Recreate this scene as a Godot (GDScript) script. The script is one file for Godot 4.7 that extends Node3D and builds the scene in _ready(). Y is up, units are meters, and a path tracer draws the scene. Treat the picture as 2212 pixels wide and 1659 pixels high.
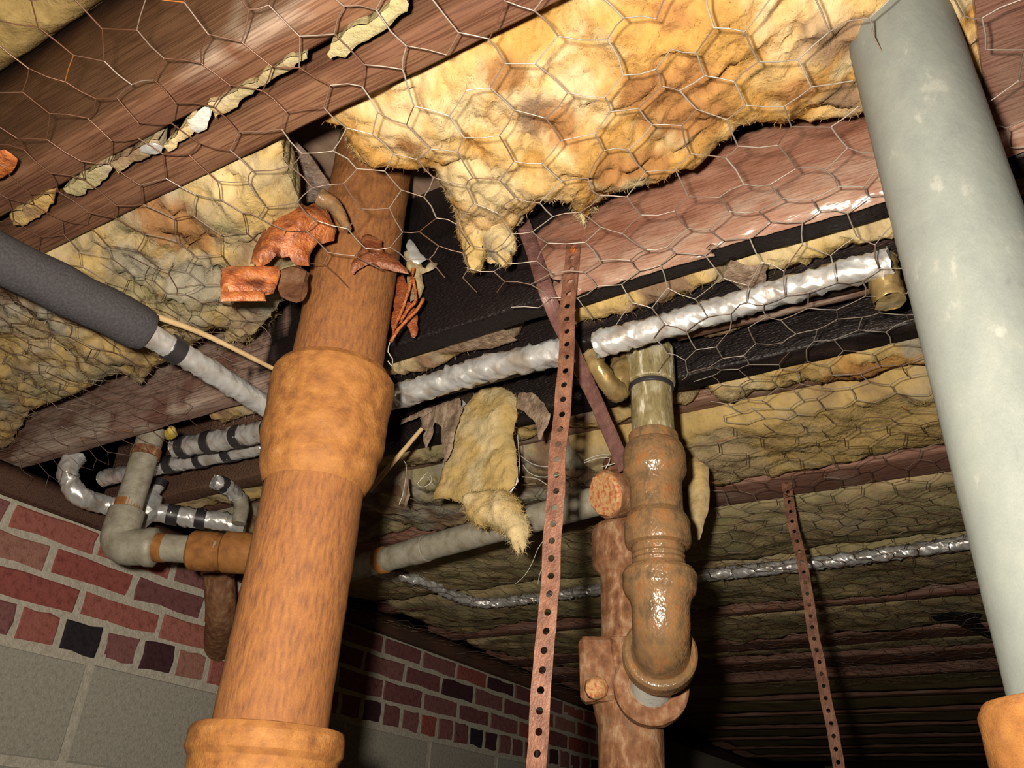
extends Node3D
# A crawl space under an old house, seen by camera flash. Units are metres; the camera is the origin.
# x runs along the floor joists (the brick foundation wall is at x = -1.65), z across them, y is up.
# Joist undersides are at y = 0.63, the dirt floor at y = -0.5.

var rng := RandomNumberGenerator.new()
var na := FastNoiseLite.new()   # coarse, fine and cell noise used for shapes and stains
var nb := FastNoiseLite.new()
var nc := FastNoiseLite.new()
var cellular := FastNoiseLite.new()
var used := {}
var M := {}
const TAU_ := 6.2831853

# ---------------------------------------------------------------- naming
func numbered(called: String) -> String:
	if not used.has(called):
		used[called] = 0
		return called
	used[called] += 1
	return "%s_%03d" % [called, used[called]]

func tag(o, label, category, group = "", kind = ""):
	o.set_meta("label", label)
	o.set_meta("category", category)
	if group != "":
		o.set_meta("group", group)
	if kind != "":
		o.set_meta("kind", kind)
	return o

func obj(called: String, mesh: Mesh, m: Material, parent: Node = self) -> MeshInstance3D:
	var o := MeshInstance3D.new()
	o.name = numbered(called) if parent == self else called
	o.mesh = mesh
	o.material_override = m
	o.cast_shadow = GeometryInstance3D.SHADOW_CASTING_SETTING_ON
	parent.add_child(o, true)
	return o

func thing(called: String, label: String, category: String, group := "") -> Node3D:
	var o := Node3D.new()
	o.name = numbered(called)
	add_child(o)
	tag(o, label, category, group)
	return o

func structure(called: String, label: String, category: String) -> Node3D:
	var o := thing(called, label, category)
	o.set_meta("kind", "structure")
	return o

# ---------------------------------------------------------------- meshes
func commit(v: PackedVector3Array, c: PackedColorArray, idx: PackedInt32Array, flat := false) -> ArrayMesh:
	var arr := []
	arr.resize(Mesh.ARRAY_MAX)
	if flat:
		var fv := PackedVector3Array()
		var fn := PackedVector3Array()
		var fc := PackedColorArray()
		fv.resize(idx.size()); fn.resize(idx.size()); fc.resize(idx.size())
		for t in range(0, idx.size(), 3):
			var a := v[idx[t]]; var b := v[idx[t + 1]]; var d := v[idx[t + 2]]
			var n := (b - a).cross(d - a).normalized() * -1.0
			for k in 3:
				fv[t + k] = v[idx[t + k]]; fn[t + k] = n; fc[t + k] = c[idx[t + k]]
		arr[Mesh.ARRAY_VERTEX] = fv; arr[Mesh.ARRAY_NORMAL] = fn; arr[Mesh.ARRAY_COLOR] = fc
	else:
		var n := PackedVector3Array()
		n.resize(v.size())
		for t in range(0, idx.size(), 3):
			var f := (v[idx[t + 1]] - v[idx[t]]).cross(v[idx[t + 2]] - v[idx[t]])
			for k in 3:
				n[idx[t + k]] -= f
		for i in n.size():
			n[i] = n[i].normalized() if n[i].length_squared() > 1e-20 else Vector3.UP
		arr[Mesh.ARRAY_VERTEX] = v; arr[Mesh.ARRAY_NORMAL] = n; arr[Mesh.ARRAY_COLOR] = c; arr[Mesh.ARRAY_INDEX] = idx
	var m := ArrayMesh.new()
	m.add_surface_from_arrays(Mesh.PRIMITIVE_TRIANGLES, arr)
	return m

func white(_p: Vector3) -> Color:
	return Color(1, 1, 1)

# tube along a path; radii per point; rough = radial noise
func sweep_into(v: PackedVector3Array, c: PackedColorArray, idx: PackedInt32Array, path: Array, radii: Array, seg: int, rough := 0.0, freq := 40.0, colour: Callable = white, caps := true, flatten := 1.0, side := Vector3.ZERO) -> void:
	var base := v.size()
	var n := path.size()
	var nrm := Vector3.ZERO
	for i in n:
		var t: Vector3
		if i == 0: t = path[1] - path[0]
		elif i == n - 1: t = path[n - 1] - path[n - 2]
		else: t = (path[i + 1] - path[i]).normalized() + (path[i] - path[i - 1]).normalized()
		t = t.normalized()
		if i == 0:
			nrm = side if side != Vector3.ZERO else (Vector3.RIGHT if absf(t.x) < 0.8 else Vector3.UP)
		nrm = (nrm - t * nrm.dot(t)).normalized()
		var bi := t.cross(nrm)
		for k in seg:
			var a := TAU_ * k / seg
			var d := nrm * cos(a) + bi * sin(a) * flatten
			var p: Vector3 = path[i] + d * radii[i]
			if rough > 0.0:
				p += d.normalized() * (nb.get_noise_3dv(p * freq) * rough)
			v.append(p)
			c.append(colour.call(p))
	for i in n - 1:
		for k in seg:
			var k2 := (k + 1) % seg
			var a := base + i * seg + k; var b := base + i * seg + k2
			var d := base + (i + 1) * seg + k2; var e := base + (i + 1) * seg + k
			idx.append_array([a, d, b, a, e, d])
	if caps:
		for ends in 2:
			var i: int = 0 if ends == 0 else n - 1
			var b0 := v.size()
			v.append(path[i]); c.append(colour.call(path[i]))
			for k in seg:
				v.append(v[base + i * seg + k]); c.append(c[base + i * seg + k])
			for k in seg:
				var k2 := (k + 1) % seg
				if ends == 0: idx.append_array([b0, b0 + 1 + k, b0 + 1 + k2])
				else: idx.append_array([b0, b0 + 1 + k2, b0 + 1 + k])

func sweep(path: Array, radii: Array, seg: int, rough := 0.0, freq := 40.0, colour: Callable = white, flat := false, caps := true, flatten := 1.0, side := Vector3.ZERO) -> ArrayMesh:
	var v := PackedVector3Array(); var c := PackedColorArray(); var idx := PackedInt32Array()
	sweep_into(v, c, idx, path, radii, seg, rough, freq, colour, caps, flatten, side)
	return commit(v, c, idx, flat)

# straight run cut into steps so that noise and colours have vertices to act on
func run(a: Vector3, b: Vector3, step: float) -> Array:
	var n := maxi(1, int(ceil(a.distance_to(b) / step)))
	var out := []
	for i in n + 1: out.append(a.lerp(b, float(i) / n))
	return out

func same(r: float, n: int) -> Array:
	var out := []
	out.resize(n); out.fill(r)
	return out

func bend(pts: Array, step: float) -> Array:   # Catmull-Rom through the points
	var out := []
	for i in pts.size() - 1:
		var p0: Vector3 = pts[maxi(i - 1, 0)]; var p1: Vector3 = pts[i]; var p2: Vector3 = pts[i + 1]; var p3: Vector3 = pts[mini(i + 2, pts.size() - 1)]
		var n := maxi(1, int(ceil(p1.distance_to(p2) / step)))
		for k in n:
			out.append(p1.cubic_interpolate(p2, p0, p3, float(k) / n))
	out.append(pts[pts.size() - 1])
	return out

# support points beside every sharp corner of a profile given as [position along, radius], so its edges stay crisp
func crisp(prof: Array, e := 0.0009) -> Array:
	var out := [prof[0]]
	for i in range(1, prof.size() - 1):
		var p := Vector2(prof[i][0], prof[i][1])
		var d0 := p - Vector2(prof[i - 1][0], prof[i - 1][1]); var d1 := Vector2(prof[i + 1][0], prof[i + 1][1]) - p
		var sharp := d0.length() > 1e-6 and d1.length() > 1e-6 and absf(d0.angle_to(d1)) > 0.3
		if sharp:
			var a := p - d0.normalized() * minf(e, d0.length() * 0.4); var b := p + d1.normalized() * minf(e, d1.length() * 0.4)
			out.append([a.x, a.y])
			var m := (p * 2.0 + a + b) * 0.25
			out.append([m.x, m.y])
			out.append([b.x, b.y])
		else:
			out.append(prof[i])
	out.append(prof[-1])
	return out

# turned profile round a vertical axis: list of [y, r], refined so steps stay crisp
func turned(x: float, z: float, prof: Array, seg := 40, rough := 0.0, freq := 60.0, colour: Callable = white, step := 0.02) -> ArrayMesh:
	var path := []; var radii := []
	prof = crisp(prof)
	for i in prof.size() - 1:
		var n := maxi(1, int(absf(prof[i + 1][0] - prof[i][0]) / step))
		for k in n:
			var t := float(k) / n
			path.append(Vector3(x, lerpf(prof[i][0], prof[i + 1][0], t), z)); radii.append(lerpf(prof[i][1], prof[i + 1][1], t))
	path.append(Vector3(x, prof[-1][0], z)); radii.append(prof[-1][1])
	var v := PackedVector3Array(); var c := PackedColorArray(); var idx := PackedInt32Array()
	var n := path.size()
	for i in n:
		for k in seg:
			var a := TAU_ * k / seg
			var d := Vector3(cos(a), 0, -sin(a))
			var p: Vector3 = path[i] + d * radii[i]
			if rough > 0.0: p += d * (nb.get_noise_3dv(p * freq) * rough)
			v.append(p); c.append(colour.call(p))
	for i in n - 1:
		for k in seg:
			var k2 := (k + 1) % seg
			var a := i * seg + k; var b := i * seg + k2; var d := (i + 1) * seg + k2; var e := (i + 1) * seg + k
			if path[i].y < path[i + 1].y: idx.append_array([a, d, b, a, e, d])
			else: idx.append_array([a, b, d, a, d, e])
	return commit(v, c, idx)

# moulded brick face: slab whose outline wanders, with a worn arris
func brick_mesh(size: Vector3, sd: int) -> ArrayMesh:
	var r := RandomNumberGenerator.new(); r.seed = sd
	var h := size * 0.5
	var out := []
	for q in [[-1, -1, 0, 1, 3], [1, -1, 1, 0, 2], [1, 1, 0, -1, 3], [-1, 1, -1, 0, 2]]:
		for k in q[4]:
			var t: float = float(k) / q[4]
			var y: float = q[0] * h.z; var z: float = q[1] * h.y
			if q[2] == 0 and q[3] == 1: y = lerpf(-h.z, h.z, t)
			elif q[2] == 1: z = lerpf(-h.y, h.y, t)
			elif q[3] == -1: y = lerpf(h.z, -h.z, t)
			else: z = lerpf(h.y, -h.y, t)
			out.append(Vector2(y, z) + Vector2(r.randf_range(-.0032, .0032), r.randf_range(-.0032, .0032)))
	var v := PackedVector3Array(); var c := PackedColorArray(); var idx := PackedInt32Array()
	var n := out.size()
	v.append(Vector3(h.x, 0, 0)); c.append(Color.WHITE)
	for ring in [[h.x, .93], [h.x - .003, 1.0], [-h.x, 1.0]]:
		for p in out:
			var f := Vector2(p.x - signf(p.x) * (1.0 - ring[1]) * .06, p.y - signf(p.y) * (1.0 - ring[1]) * .06)
			v.append(Vector3(ring[0] + (r.randf_range(-.001, .001) if ring[1] < 1.0 else 0.0), f.y, -f.x)); c.append(Color.WHITE)
	for k in n:
		var k2 := (k + 1) % n
		idx.append_array([0, 1 + k2, 1 + k])
		for q in 2:
			var a := 1 + q * n + k; var b := 1 + q * n + k2
			idx.append_array([a, b, b + n, a, b + n, a + n])
	return commit(v, c, idx, true)

# box with chamfered edges and slightly uneven corners
func chip_box(size: Vector3, bev: float, jit: float, sd: int) -> ArrayMesh:
	var r := RandomNumberGenerator.new(); r.seed = sd
	var h := size * 0.5
	var st := SurfaceTool.new(); st.begin(Mesh.PRIMITIVE_TRIANGLES)
	st.set_smooth_group(-1)
	var cor := {}
	for sx in [-1, 1]:
		for sy in [-1, 1]:
			for sz in [-1, 1]:
				var j := Vector3(r.randf_range(-jit, jit), r.randf_range(-jit, jit), r.randf_range(-jit, jit))
				var p := Vector3(h.x * sx, h.y * sy, h.z * sz) + j
				cor[Vector3i(sx, sy, sz)] = [p - Vector3(0, bev * sy, bev * sz), p - Vector3(bev * sx, 0, bev * sz), p - Vector3(bev * sx, bev * sy, 0)]
	var quad := func(a: Vector3, b: Vector3, c2: Vector3, d: Vector3):
		var mid := (a + b + c2 + d) * 0.25
		var nn := (b - a).cross(c2 - a)
		if nn.dot(mid) > 0.0:
			for q in [a, c2, b, a, d, c2]: st.add_vertex(q)
		else:
			for q in [a, b, c2, a, c2, d]: st.add_vertex(q)
	for ax in 3:
		var u := (ax + 1) % 3; var w := (ax + 2) % 3
		for s in [-1, 1]:
			var f := []
			for q in [[-1, -1], [1, -1], [1, 1], [-1, 1]]:
				var key := Vector3i.ZERO
				key[ax] = s; key[u] = q[0]; key[w] = q[1]
				f.append(cor[key][ax])
			quad.call(f[0], f[1], f[2], f[3])
		for su in [-1, 1]:
			for sw in [-1, 1]:
				var k1 := Vector3i.ZERO; k1[ax] = -1; k1[u] = su; k1[w] = sw
				var k2 := Vector3i.ZERO; k2[ax] = 1; k2[u] = su; k2[w] = sw
				quad.call(cor[k1][u], cor[k2][u], cor[k2][w], cor[k1][w])
	for key in cor:
		var q = cor[key]
		var nn: Vector3 = (q[1] - q[0]).cross(q[2] - q[0])
		var order := [0, 2, 1] if nn.dot(Vector3(key)) > 0.0 else [0, 1, 2]
		for i in order: st.add_vertex(q[i])
	st.generate_normals()
	return st.commit()

func slab(size: Vector3) -> BoxMesh:
	var b := BoxMesh.new()
	b.size = size
	return b

# timber along x with worn arrises, a little wane, and a colour per place
func timber(x0: float, x1: float, y0: float, y1: float, z0: float, z1: float, sd: float, colour: Callable = white, worn := 0.0025, step := 0.012) -> ArrayMesh:
	var n := int(ceil((x1 - x0) / step))
	var b := 0.005
	var prof := [Vector2(y0, z0 - b), Vector2(y0, (z0 + z1) * 0.5), Vector2(y0, z1 + b), Vector2(y0 + b, z1), Vector2(lerpf(y0, y1, 0.15), z1), Vector2(lerpf(y0, y1, 0.4), z1), Vector2(y1, z1), Vector2(y1, z0), Vector2(lerpf(y0, y1, 0.55), z0), Vector2(lerpf(y0, y1, 0.4), z0), Vector2(lerpf(y0, y1, 0.28), z0), Vector2(lerpf(y0, y1, 0.18), z0), Vector2(lerpf(y0, y1, 0.1), z0), Vector2(y0 + b, z0)]
	var v := PackedVector3Array(); var c := PackedColorArray(); var idx := PackedInt32Array()
	var s := prof.size()
	var mid := Vector2((y0 + y1) * 0.5, (z0 + z1) * 0.5)
	for i in n + 1:
		var x := lerpf(x0, x1, float(i) / n)
		for k in s:
			var p := Vector3(x, prof[k].x, prof[k].y)
			var d := (Vector2(prof[k].x, prof[k].y) - mid).normalized()
			var w := nb.get_noise_3d(x * 9.0 + sd, k * 3.1, sd) * worn + na.get_noise_2d(x * 2.0, sd) * worn
			p += Vector3(0, d.x, d.y) * w
			v.append(p); c.append(colour.call(p))
	for i in n:
		for k in s:
			var k2 := (k + 1) % s
			var a := i * s + k; var b2 := i * s + k2; var d2 := (i + 1) * s + k2; var e := (i + 1) * s + k
			idx.append_array([a, b2, d2, a, d2, e])
	for ends in 2:
		var b0 := v.size()
		var o := 0 if ends == 0 else n * s
		for k in s:
			v.append(v[o + k]); c.append(c[o + k])
		for k in range(1, s - 1):
			if ends == 0: idx.append_array([b0, b0 + k + 1, b0 + k])
			else: idx.append_array([b0, b0 + k, b0 + k + 1])
	return commit(v, c, idx)

func lumps(p: Vector3, k := 1.0) -> float:   # wadded fibreglass: soft swellings, folds and torn pits
	var q := p / k
	var w := Vector3(nb.get_noise_3dv(q * 6.0), nb.get_noise_3dv(q * 6.0 + Vector3(31, 0, 0)), nb.get_noise_3dv(q * 6.0 + Vector3(0, 57, 0))) * 0.07
	var g := q + w
	var fold := 1.0 - absf(nb.get_noise_3dv(Vector3(g.x * 8.0, g.y * 8.0, g.z * 11.0))) * 2.2
	var cell := cellular.get_noise_3dv(g * 10.0) + 1.0
	return (0.5 - cell) * 0.012 + na.get_noise_3dv(q * 5.0) * 0.024 - maxf(fold, 0.0) * maxf(fold, 0.0) * 0.013 + nb.get_noise_3dv(g * 24.0) * 0.009 + nb.get_noise_3dv(g * 75.0) * 0.005

# a wad with a drawn outline: pillow on both sides of the outline's plane, outline torn by noise
func puff(outline: Array, front: float, back: float, rim: float, toward: Vector3, colour: Callable, cell := 0.008, lump := 1.0, ragged := 0.006, size := 1.0) -> ArrayMesh:
	var o := Vector3.ZERO
	for p in outline: o += p
	o /= outline.size()
	var nrm := Vector3.ZERO
	for i in outline.size():
		var a: Vector3 = outline[i] - o; var b: Vector3 = outline[(i + 1) % outline.size()] - o
		nrm += a.cross(b)
	nrm = nrm.normalized()
	if nrm.dot(toward) < 0.0: nrm = -nrm
	var ux := (Vector3.RIGHT - nrm * nrm.x).normalized() if absf(nrm.x) < 0.9 else (Vector3.BACK - nrm * nrm.z).normalized()
	var uy := nrm.cross(ux)
	# refine and tear the outline; heights off the plane are kept and blended inwards
	var poly := PackedVector2Array()
	var off := PackedFloat32Array()
	for i in outline.size():
		var a: Vector3 = outline[i]; var b: Vector3 = outline[(i + 1) % outline.size()]
		var n := maxi(1, int(a.distance_to(b) / (cell * 1.2)))
		for k in n:
			var p := a.lerp(b, float(k) / n)
			var q := Vector2((p - o).dot(ux), (p - o).dot(uy))
			var e := b - a
			var side := Vector2(e.dot(uy), -e.dot(ux)).normalized()
			q += side * ((nb.get_noise_3dv(p * 45.0) + 0.5 * nb.get_noise_3dv(p * 120.0)) * ragged)
			poly.append(q); off.append((p - o).dot(nrm))
	if Geometry2D.is_polygon_clockwise(poly):
		poly.reverse(); off.reverse()
	var lo := poly[0]; var hi := poly[0]
	for q in poly:
		lo = lo.min(q); hi = hi.max(q)
	var keyed := {}
	var pts := PackedVector2Array()
	var tris := PackedInt32Array()
	var put := func(q: Vector2) -> int:
		var key := Vector2i(roundi(q.x * 20000.0), roundi(q.y * 20000.0))
		if not keyed.has(key):
			keyed[key] = pts.size()
			pts.append(q)
		return keyed[key]
	var nx := int((hi.x - lo.x) / cell) + 2
	var ny := int((hi.y - lo.y) / cell) + 2
	var inside := PackedByteArray()
	inside.resize((nx + 1) * (ny + 1))
	for j in ny + 1:
		for i in nx + 1:
			inside[j * (nx + 1) + i] = 1 if Geometry2D.is_point_in_polygon(lo + Vector2(i - 0.5, j - 0.5) * cell, poly) else 0
	for j in ny:
		for i in nx:
			var a := lo + Vector2(i - 0.5, j - 0.5) * cell
			var sq := PackedVector2Array([a, a + Vector2(cell, 0), a + Vector2(cell, cell), a + Vector2(0, cell)])
			var hits := inside[j * (nx + 1) + i] + inside[j * (nx + 1) + i + 1] + inside[(j + 1) * (nx + 1) + i] + inside[(j + 1) * (nx + 1) + i + 1]
			if hits == 4:
				var q0: int = put.call(sq[0]); var q1: int = put.call(sq[1]); var q2: int = put.call(sq[2]); var q3: int = put.call(sq[3])
				tris.append_array([q0, q1, q2, q0, q2, q3])
			elif hits > 0:
				for part in Geometry2D.intersect_polygons(sq, poly):
					if Geometry2D.is_polygon_clockwise(part): part.reverse()
					var t := Geometry2D.triangulate_polygon(part)
					for k in range(0, t.size(), 3):
						var q0: int = put.call(part[t[k]]); var q1: int = put.call(part[t[k + 1]]); var q2: int = put.call(part[t[k + 2]])
						if (pts[q1] - pts[q0]).cross(pts[q2] - pts[q0]) < 0.0: tris.append_array([q0, q2, q1])
						else: tris.append_array([q0, q1, q2])
	var m := pts.size()
	var v := PackedVector3Array(); var c := PackedColorArray(); var idx := PackedInt32Array()
	v.resize(2 * m); c.resize(2 * m)
	for i in m:
		var q := pts[i]
		var d2 := 1e9
		var wsum := 0.0; var osum := 0.0
		for k in poly.size():
			var dd := q.distance_squared_to(poly[k])
			if dd < d2: d2 = dd
			var w := 1.0 / (dd * dd + 1e-9)
			wsum += w; osum += w * off[k]
		var d := sqrt(d2)
		if d < cell * 0.9:
			# close to the rim: exact distance to the outline
			for k in poly.size():
				if q.distance_squared_to(poly[k]) < cell * cell * 9.0:
					d = minf(d, q.distance_to(Geometry2D.get_closest_point_to_segment(q, poly[k], poly[(k + 1) % poly.size()])))
		var t := clampf(d / rim, 0.0, 1.0)
		var f := sqrt(maxf(0.0, 1.0 - (1.0 - t) * (1.0 - t)))
		var p0 := o + ux * q.x + uy * q.y + nrm * (osum / wsum)
		var lf := minf(1.0, d / 0.02)
		v[i] = p0 + nrm * (front * f + lumps(p0, size) * lump * lf)
		v[m + i] = p0 - nrm * (back * f)
		c[i] = colour.call(v[i]); c[m + i] = colour.call(v[m + i])
	for t in range(0, tris.size(), 3):
		idx.append_array([tris[t], tris[t + 2], tris[t + 1], m + tris[t], m + tris[t + 1], m + tris[t + 2]])
	return commit(v, c, idx)

# a batt lying between two joists: lumpy underside, square back
func batt_mesh(x0: float, x1: float, z0: float, z1: float, y: float, thick: float, lump: float, colour: Callable, cell := 0.011, size := 1.0, sag := 0.01, sd := 0.0) -> ArrayMesh:
	var nx := int((x1 - x0) / cell); var nz := int((z0 - z1) / cell)
	nz = maxi(nz, 4)
	var v := PackedVector3Array(); var c := PackedColorArray(); var idx := PackedInt32Array()
	for j in nz + 1:
		for i in nx + 1:
			var x := lerpf(x0, x1, float(i) / nx); var z := lerpf(z0, z1, float(j) / nz)
			var d := minf(minf(x - x0, x1 - x), minf(z0 - z, z - z1))
			var t := clampf(d / 0.035, 0.0, 1.0)
			var f := sqrt(1.0 - (1.0 - t) * (1.0 - t))
			var p := Vector3(x, y, z)
			var w := sin(PI * float(j) / nz) * sag
			p.y += thick * 0.6 * (1.0 - f) - w - lumps(p + Vector3(sd, 0, 0), size) * lump * (0.3 + 0.7 * f)
			v.append(p); c.append(colour.call(p))
	for j in nz:
		for i in nx:
			var a := j * (nx + 1) + i; var b := a + 1; var d := a + nx + 1; var e := d + 1
			idx.append_array([a, b, e, a, e, d])
	var m := v.size()
	for i in m:
		var p := v[i]
		p.y = y + thick
		v.append(p); c.append(c[i])
	for j in nz:
		for i in nx:
			var a := m + j * (nx + 1) + i; var b := a + 1; var d := a + nx + 1; var e := d + 1
			idx.append_array([a, e, b, a, d, e])
	for i in nx:
		for q in [[i, i + 1, false], [nz * (nx + 1) + i, nz * (nx + 1) + i + 1, true]]:
			var a: int = q[0]; var b: int = q[1]
			if q[2]: idx.append_array([a, b, m + b, a, m + b, m + a])
			else: idx.append_array([a, m + b, b, a, m + a, m + b])
	for j in nz:
		for q in [[j * (nx + 1), (j + 1) * (nx + 1), true], [j * (nx + 1) + nx, (j + 1) * (nx + 1) + nx, false]]:
			var a: int = q[0]; var b: int = q[1]
			if q[2]: idx.append_array([a, b, m + b, a, m + b, m + a])
			else: idx.append_array([a, m + b, b, a, m + a, m + b])
	return commit(v, c, idx)

# loose glass fibres standing off a wad
func fuzz(mesh: ArrayMesh, count: int, length: float, droop: float, sd: int, tint := 1.0) -> ArrayMesh:
	var r := RandomNumberGenerator.new(); r.seed = sd
	var arr := mesh.surface_get_arrays(0)
	var sv: PackedVector3Array = arr[Mesh.ARRAY_VERTEX]; var sn: PackedVector3Array = arr[Mesh.ARRAY_NORMAL]; var sc: PackedColorArray = arr[Mesh.ARRAY_COLOR]
	var v := PackedVector3Array(); var c := PackedColorArray(); var idx := PackedInt32Array()
	for i in count:
		var k := r.randi_range(0, sv.size() - 1)
		var p := sv[k]
		var d := (sn[k] + Vector3(r.randfn(0, 0.9), r.randfn(0, 0.9), r.randfn(0, 0.9))).normalized()
		var l := length * r.randf_range(0.4, 1.3)
		var w := d.cross(Vector3(r.randf() - 0.5, r.randf() - 0.5, r.randf() - 0.5)).normalized() * r.randf_range(0.00012, 0.00028)
		var q := p + d * l * 0.5
		var e := q + (d + Vector3(r.randfn(0, 0.5), -droop, r.randfn(0, 0.5))).normalized() * l * 0.5
		var b := v.size()
		v.append_array([p - w - d * 0.002, p + w - d * 0.002, q - w * 0.8, q + w * 0.8, e])
		var col := sc[k] * tint
		for j in 5: c.append(col)
		idx.append_array([b, b + 1, b + 2, b + 1, b + 3, b + 2, b + 2, b + 3, b + 4])
	return commit(v, c, idx)

# ---------------------------------------------------------------- textures and materials
func pattern(sd: int, freq: float, stops: Array, octaves := 5, kind := FastNoiseLite.TYPE_SIMPLEX_SMOOTH, side := 512, speck := 0.0) -> ImageTexture:
	var n := FastNoiseLite.new()
	n.seed = sd; n.frequency = freq; n.noise_type = kind
	n.fractal_octaves = octaves; n.fractal_gain = 0.55
	var img := n.get_seamless_image(side, side)
	img.convert(Image.FORMAT_L8)
	var data := img.get_data()
	var g := Gradient.new()
	var offs := PackedFloat32Array(); var cols := PackedColorArray()
	for s in stops:
		offs.append(s[0]); cols.append(s[1])
	g.offsets = offs; g.colors = cols
	var lut := []
	for i in 256: lut.append(g.sample(i / 255.0))
	var out := PackedByteArray()
	out.resize(side * side * 3)
	var r := RandomNumberGenerator.new(); r.seed = sd + 7
	for i in data.size():
		var q: Color = lut[data[i]]
		var k := 1.0
		if speck > 0.0: k = 1.0 + r.randf_range(-speck, speck)
		out[i * 3] = clampi(int(q.r8 * k), 0, 255); out[i * 3 + 1] = clampi(int(q.g8 * k), 0, 255); out[i * 3 + 2] = clampi(int(q.b8 * k), 0, 255)
	var im := Image.create_from_data(side, side, false, Image.FORMAT_RGB8, out)
	im.generate_mipmaps()
	return ImageTexture.create_from_image(im)

func bumps(sd: int, freq: float, strength: float, octaves := 4, kind := FastNoiseLite.TYPE_SIMPLEX_SMOOTH) -> ImageTexture:
	var n := FastNoiseLite.new()
	n.seed = sd; n.frequency = freq; n.fractal_octaves = octaves; n.noise_type = kind; n.fractal_gain = 0.6
	var img := n.get_seamless_image(512, 512)
	img.convert(Image.FORMAT_RGBA8)
	img.bump_map_to_normal_map(strength)
	return ImageTexture.create_from_image(img)

func surface(tex: Texture2D, scale: Vector3, rough: float, metal := 0.0, nmap: Texture2D = null, depth := 1.0, spec := 0.5) -> StandardMaterial3D:
	var m := StandardMaterial3D.new()
	m.albedo_texture = tex
	m.roughness = rough; m.metallic = metal
	m.metallic_specular = spec
	m.uv1_triplanar = true; m.uv1_world_triplanar = true
	m.uv1_scale = scale
	m.vertex_color_use_as_albedo = true
	if nmap:
		m.normal_enabled = true; m.normal_texture = nmap; m.normal_scale = depth
	return m

func lin(r: float, g: float, b: float) -> Color:   # linear base colour written as sRGB
	return Color(r, g, b).linear_to_srgb()

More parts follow.
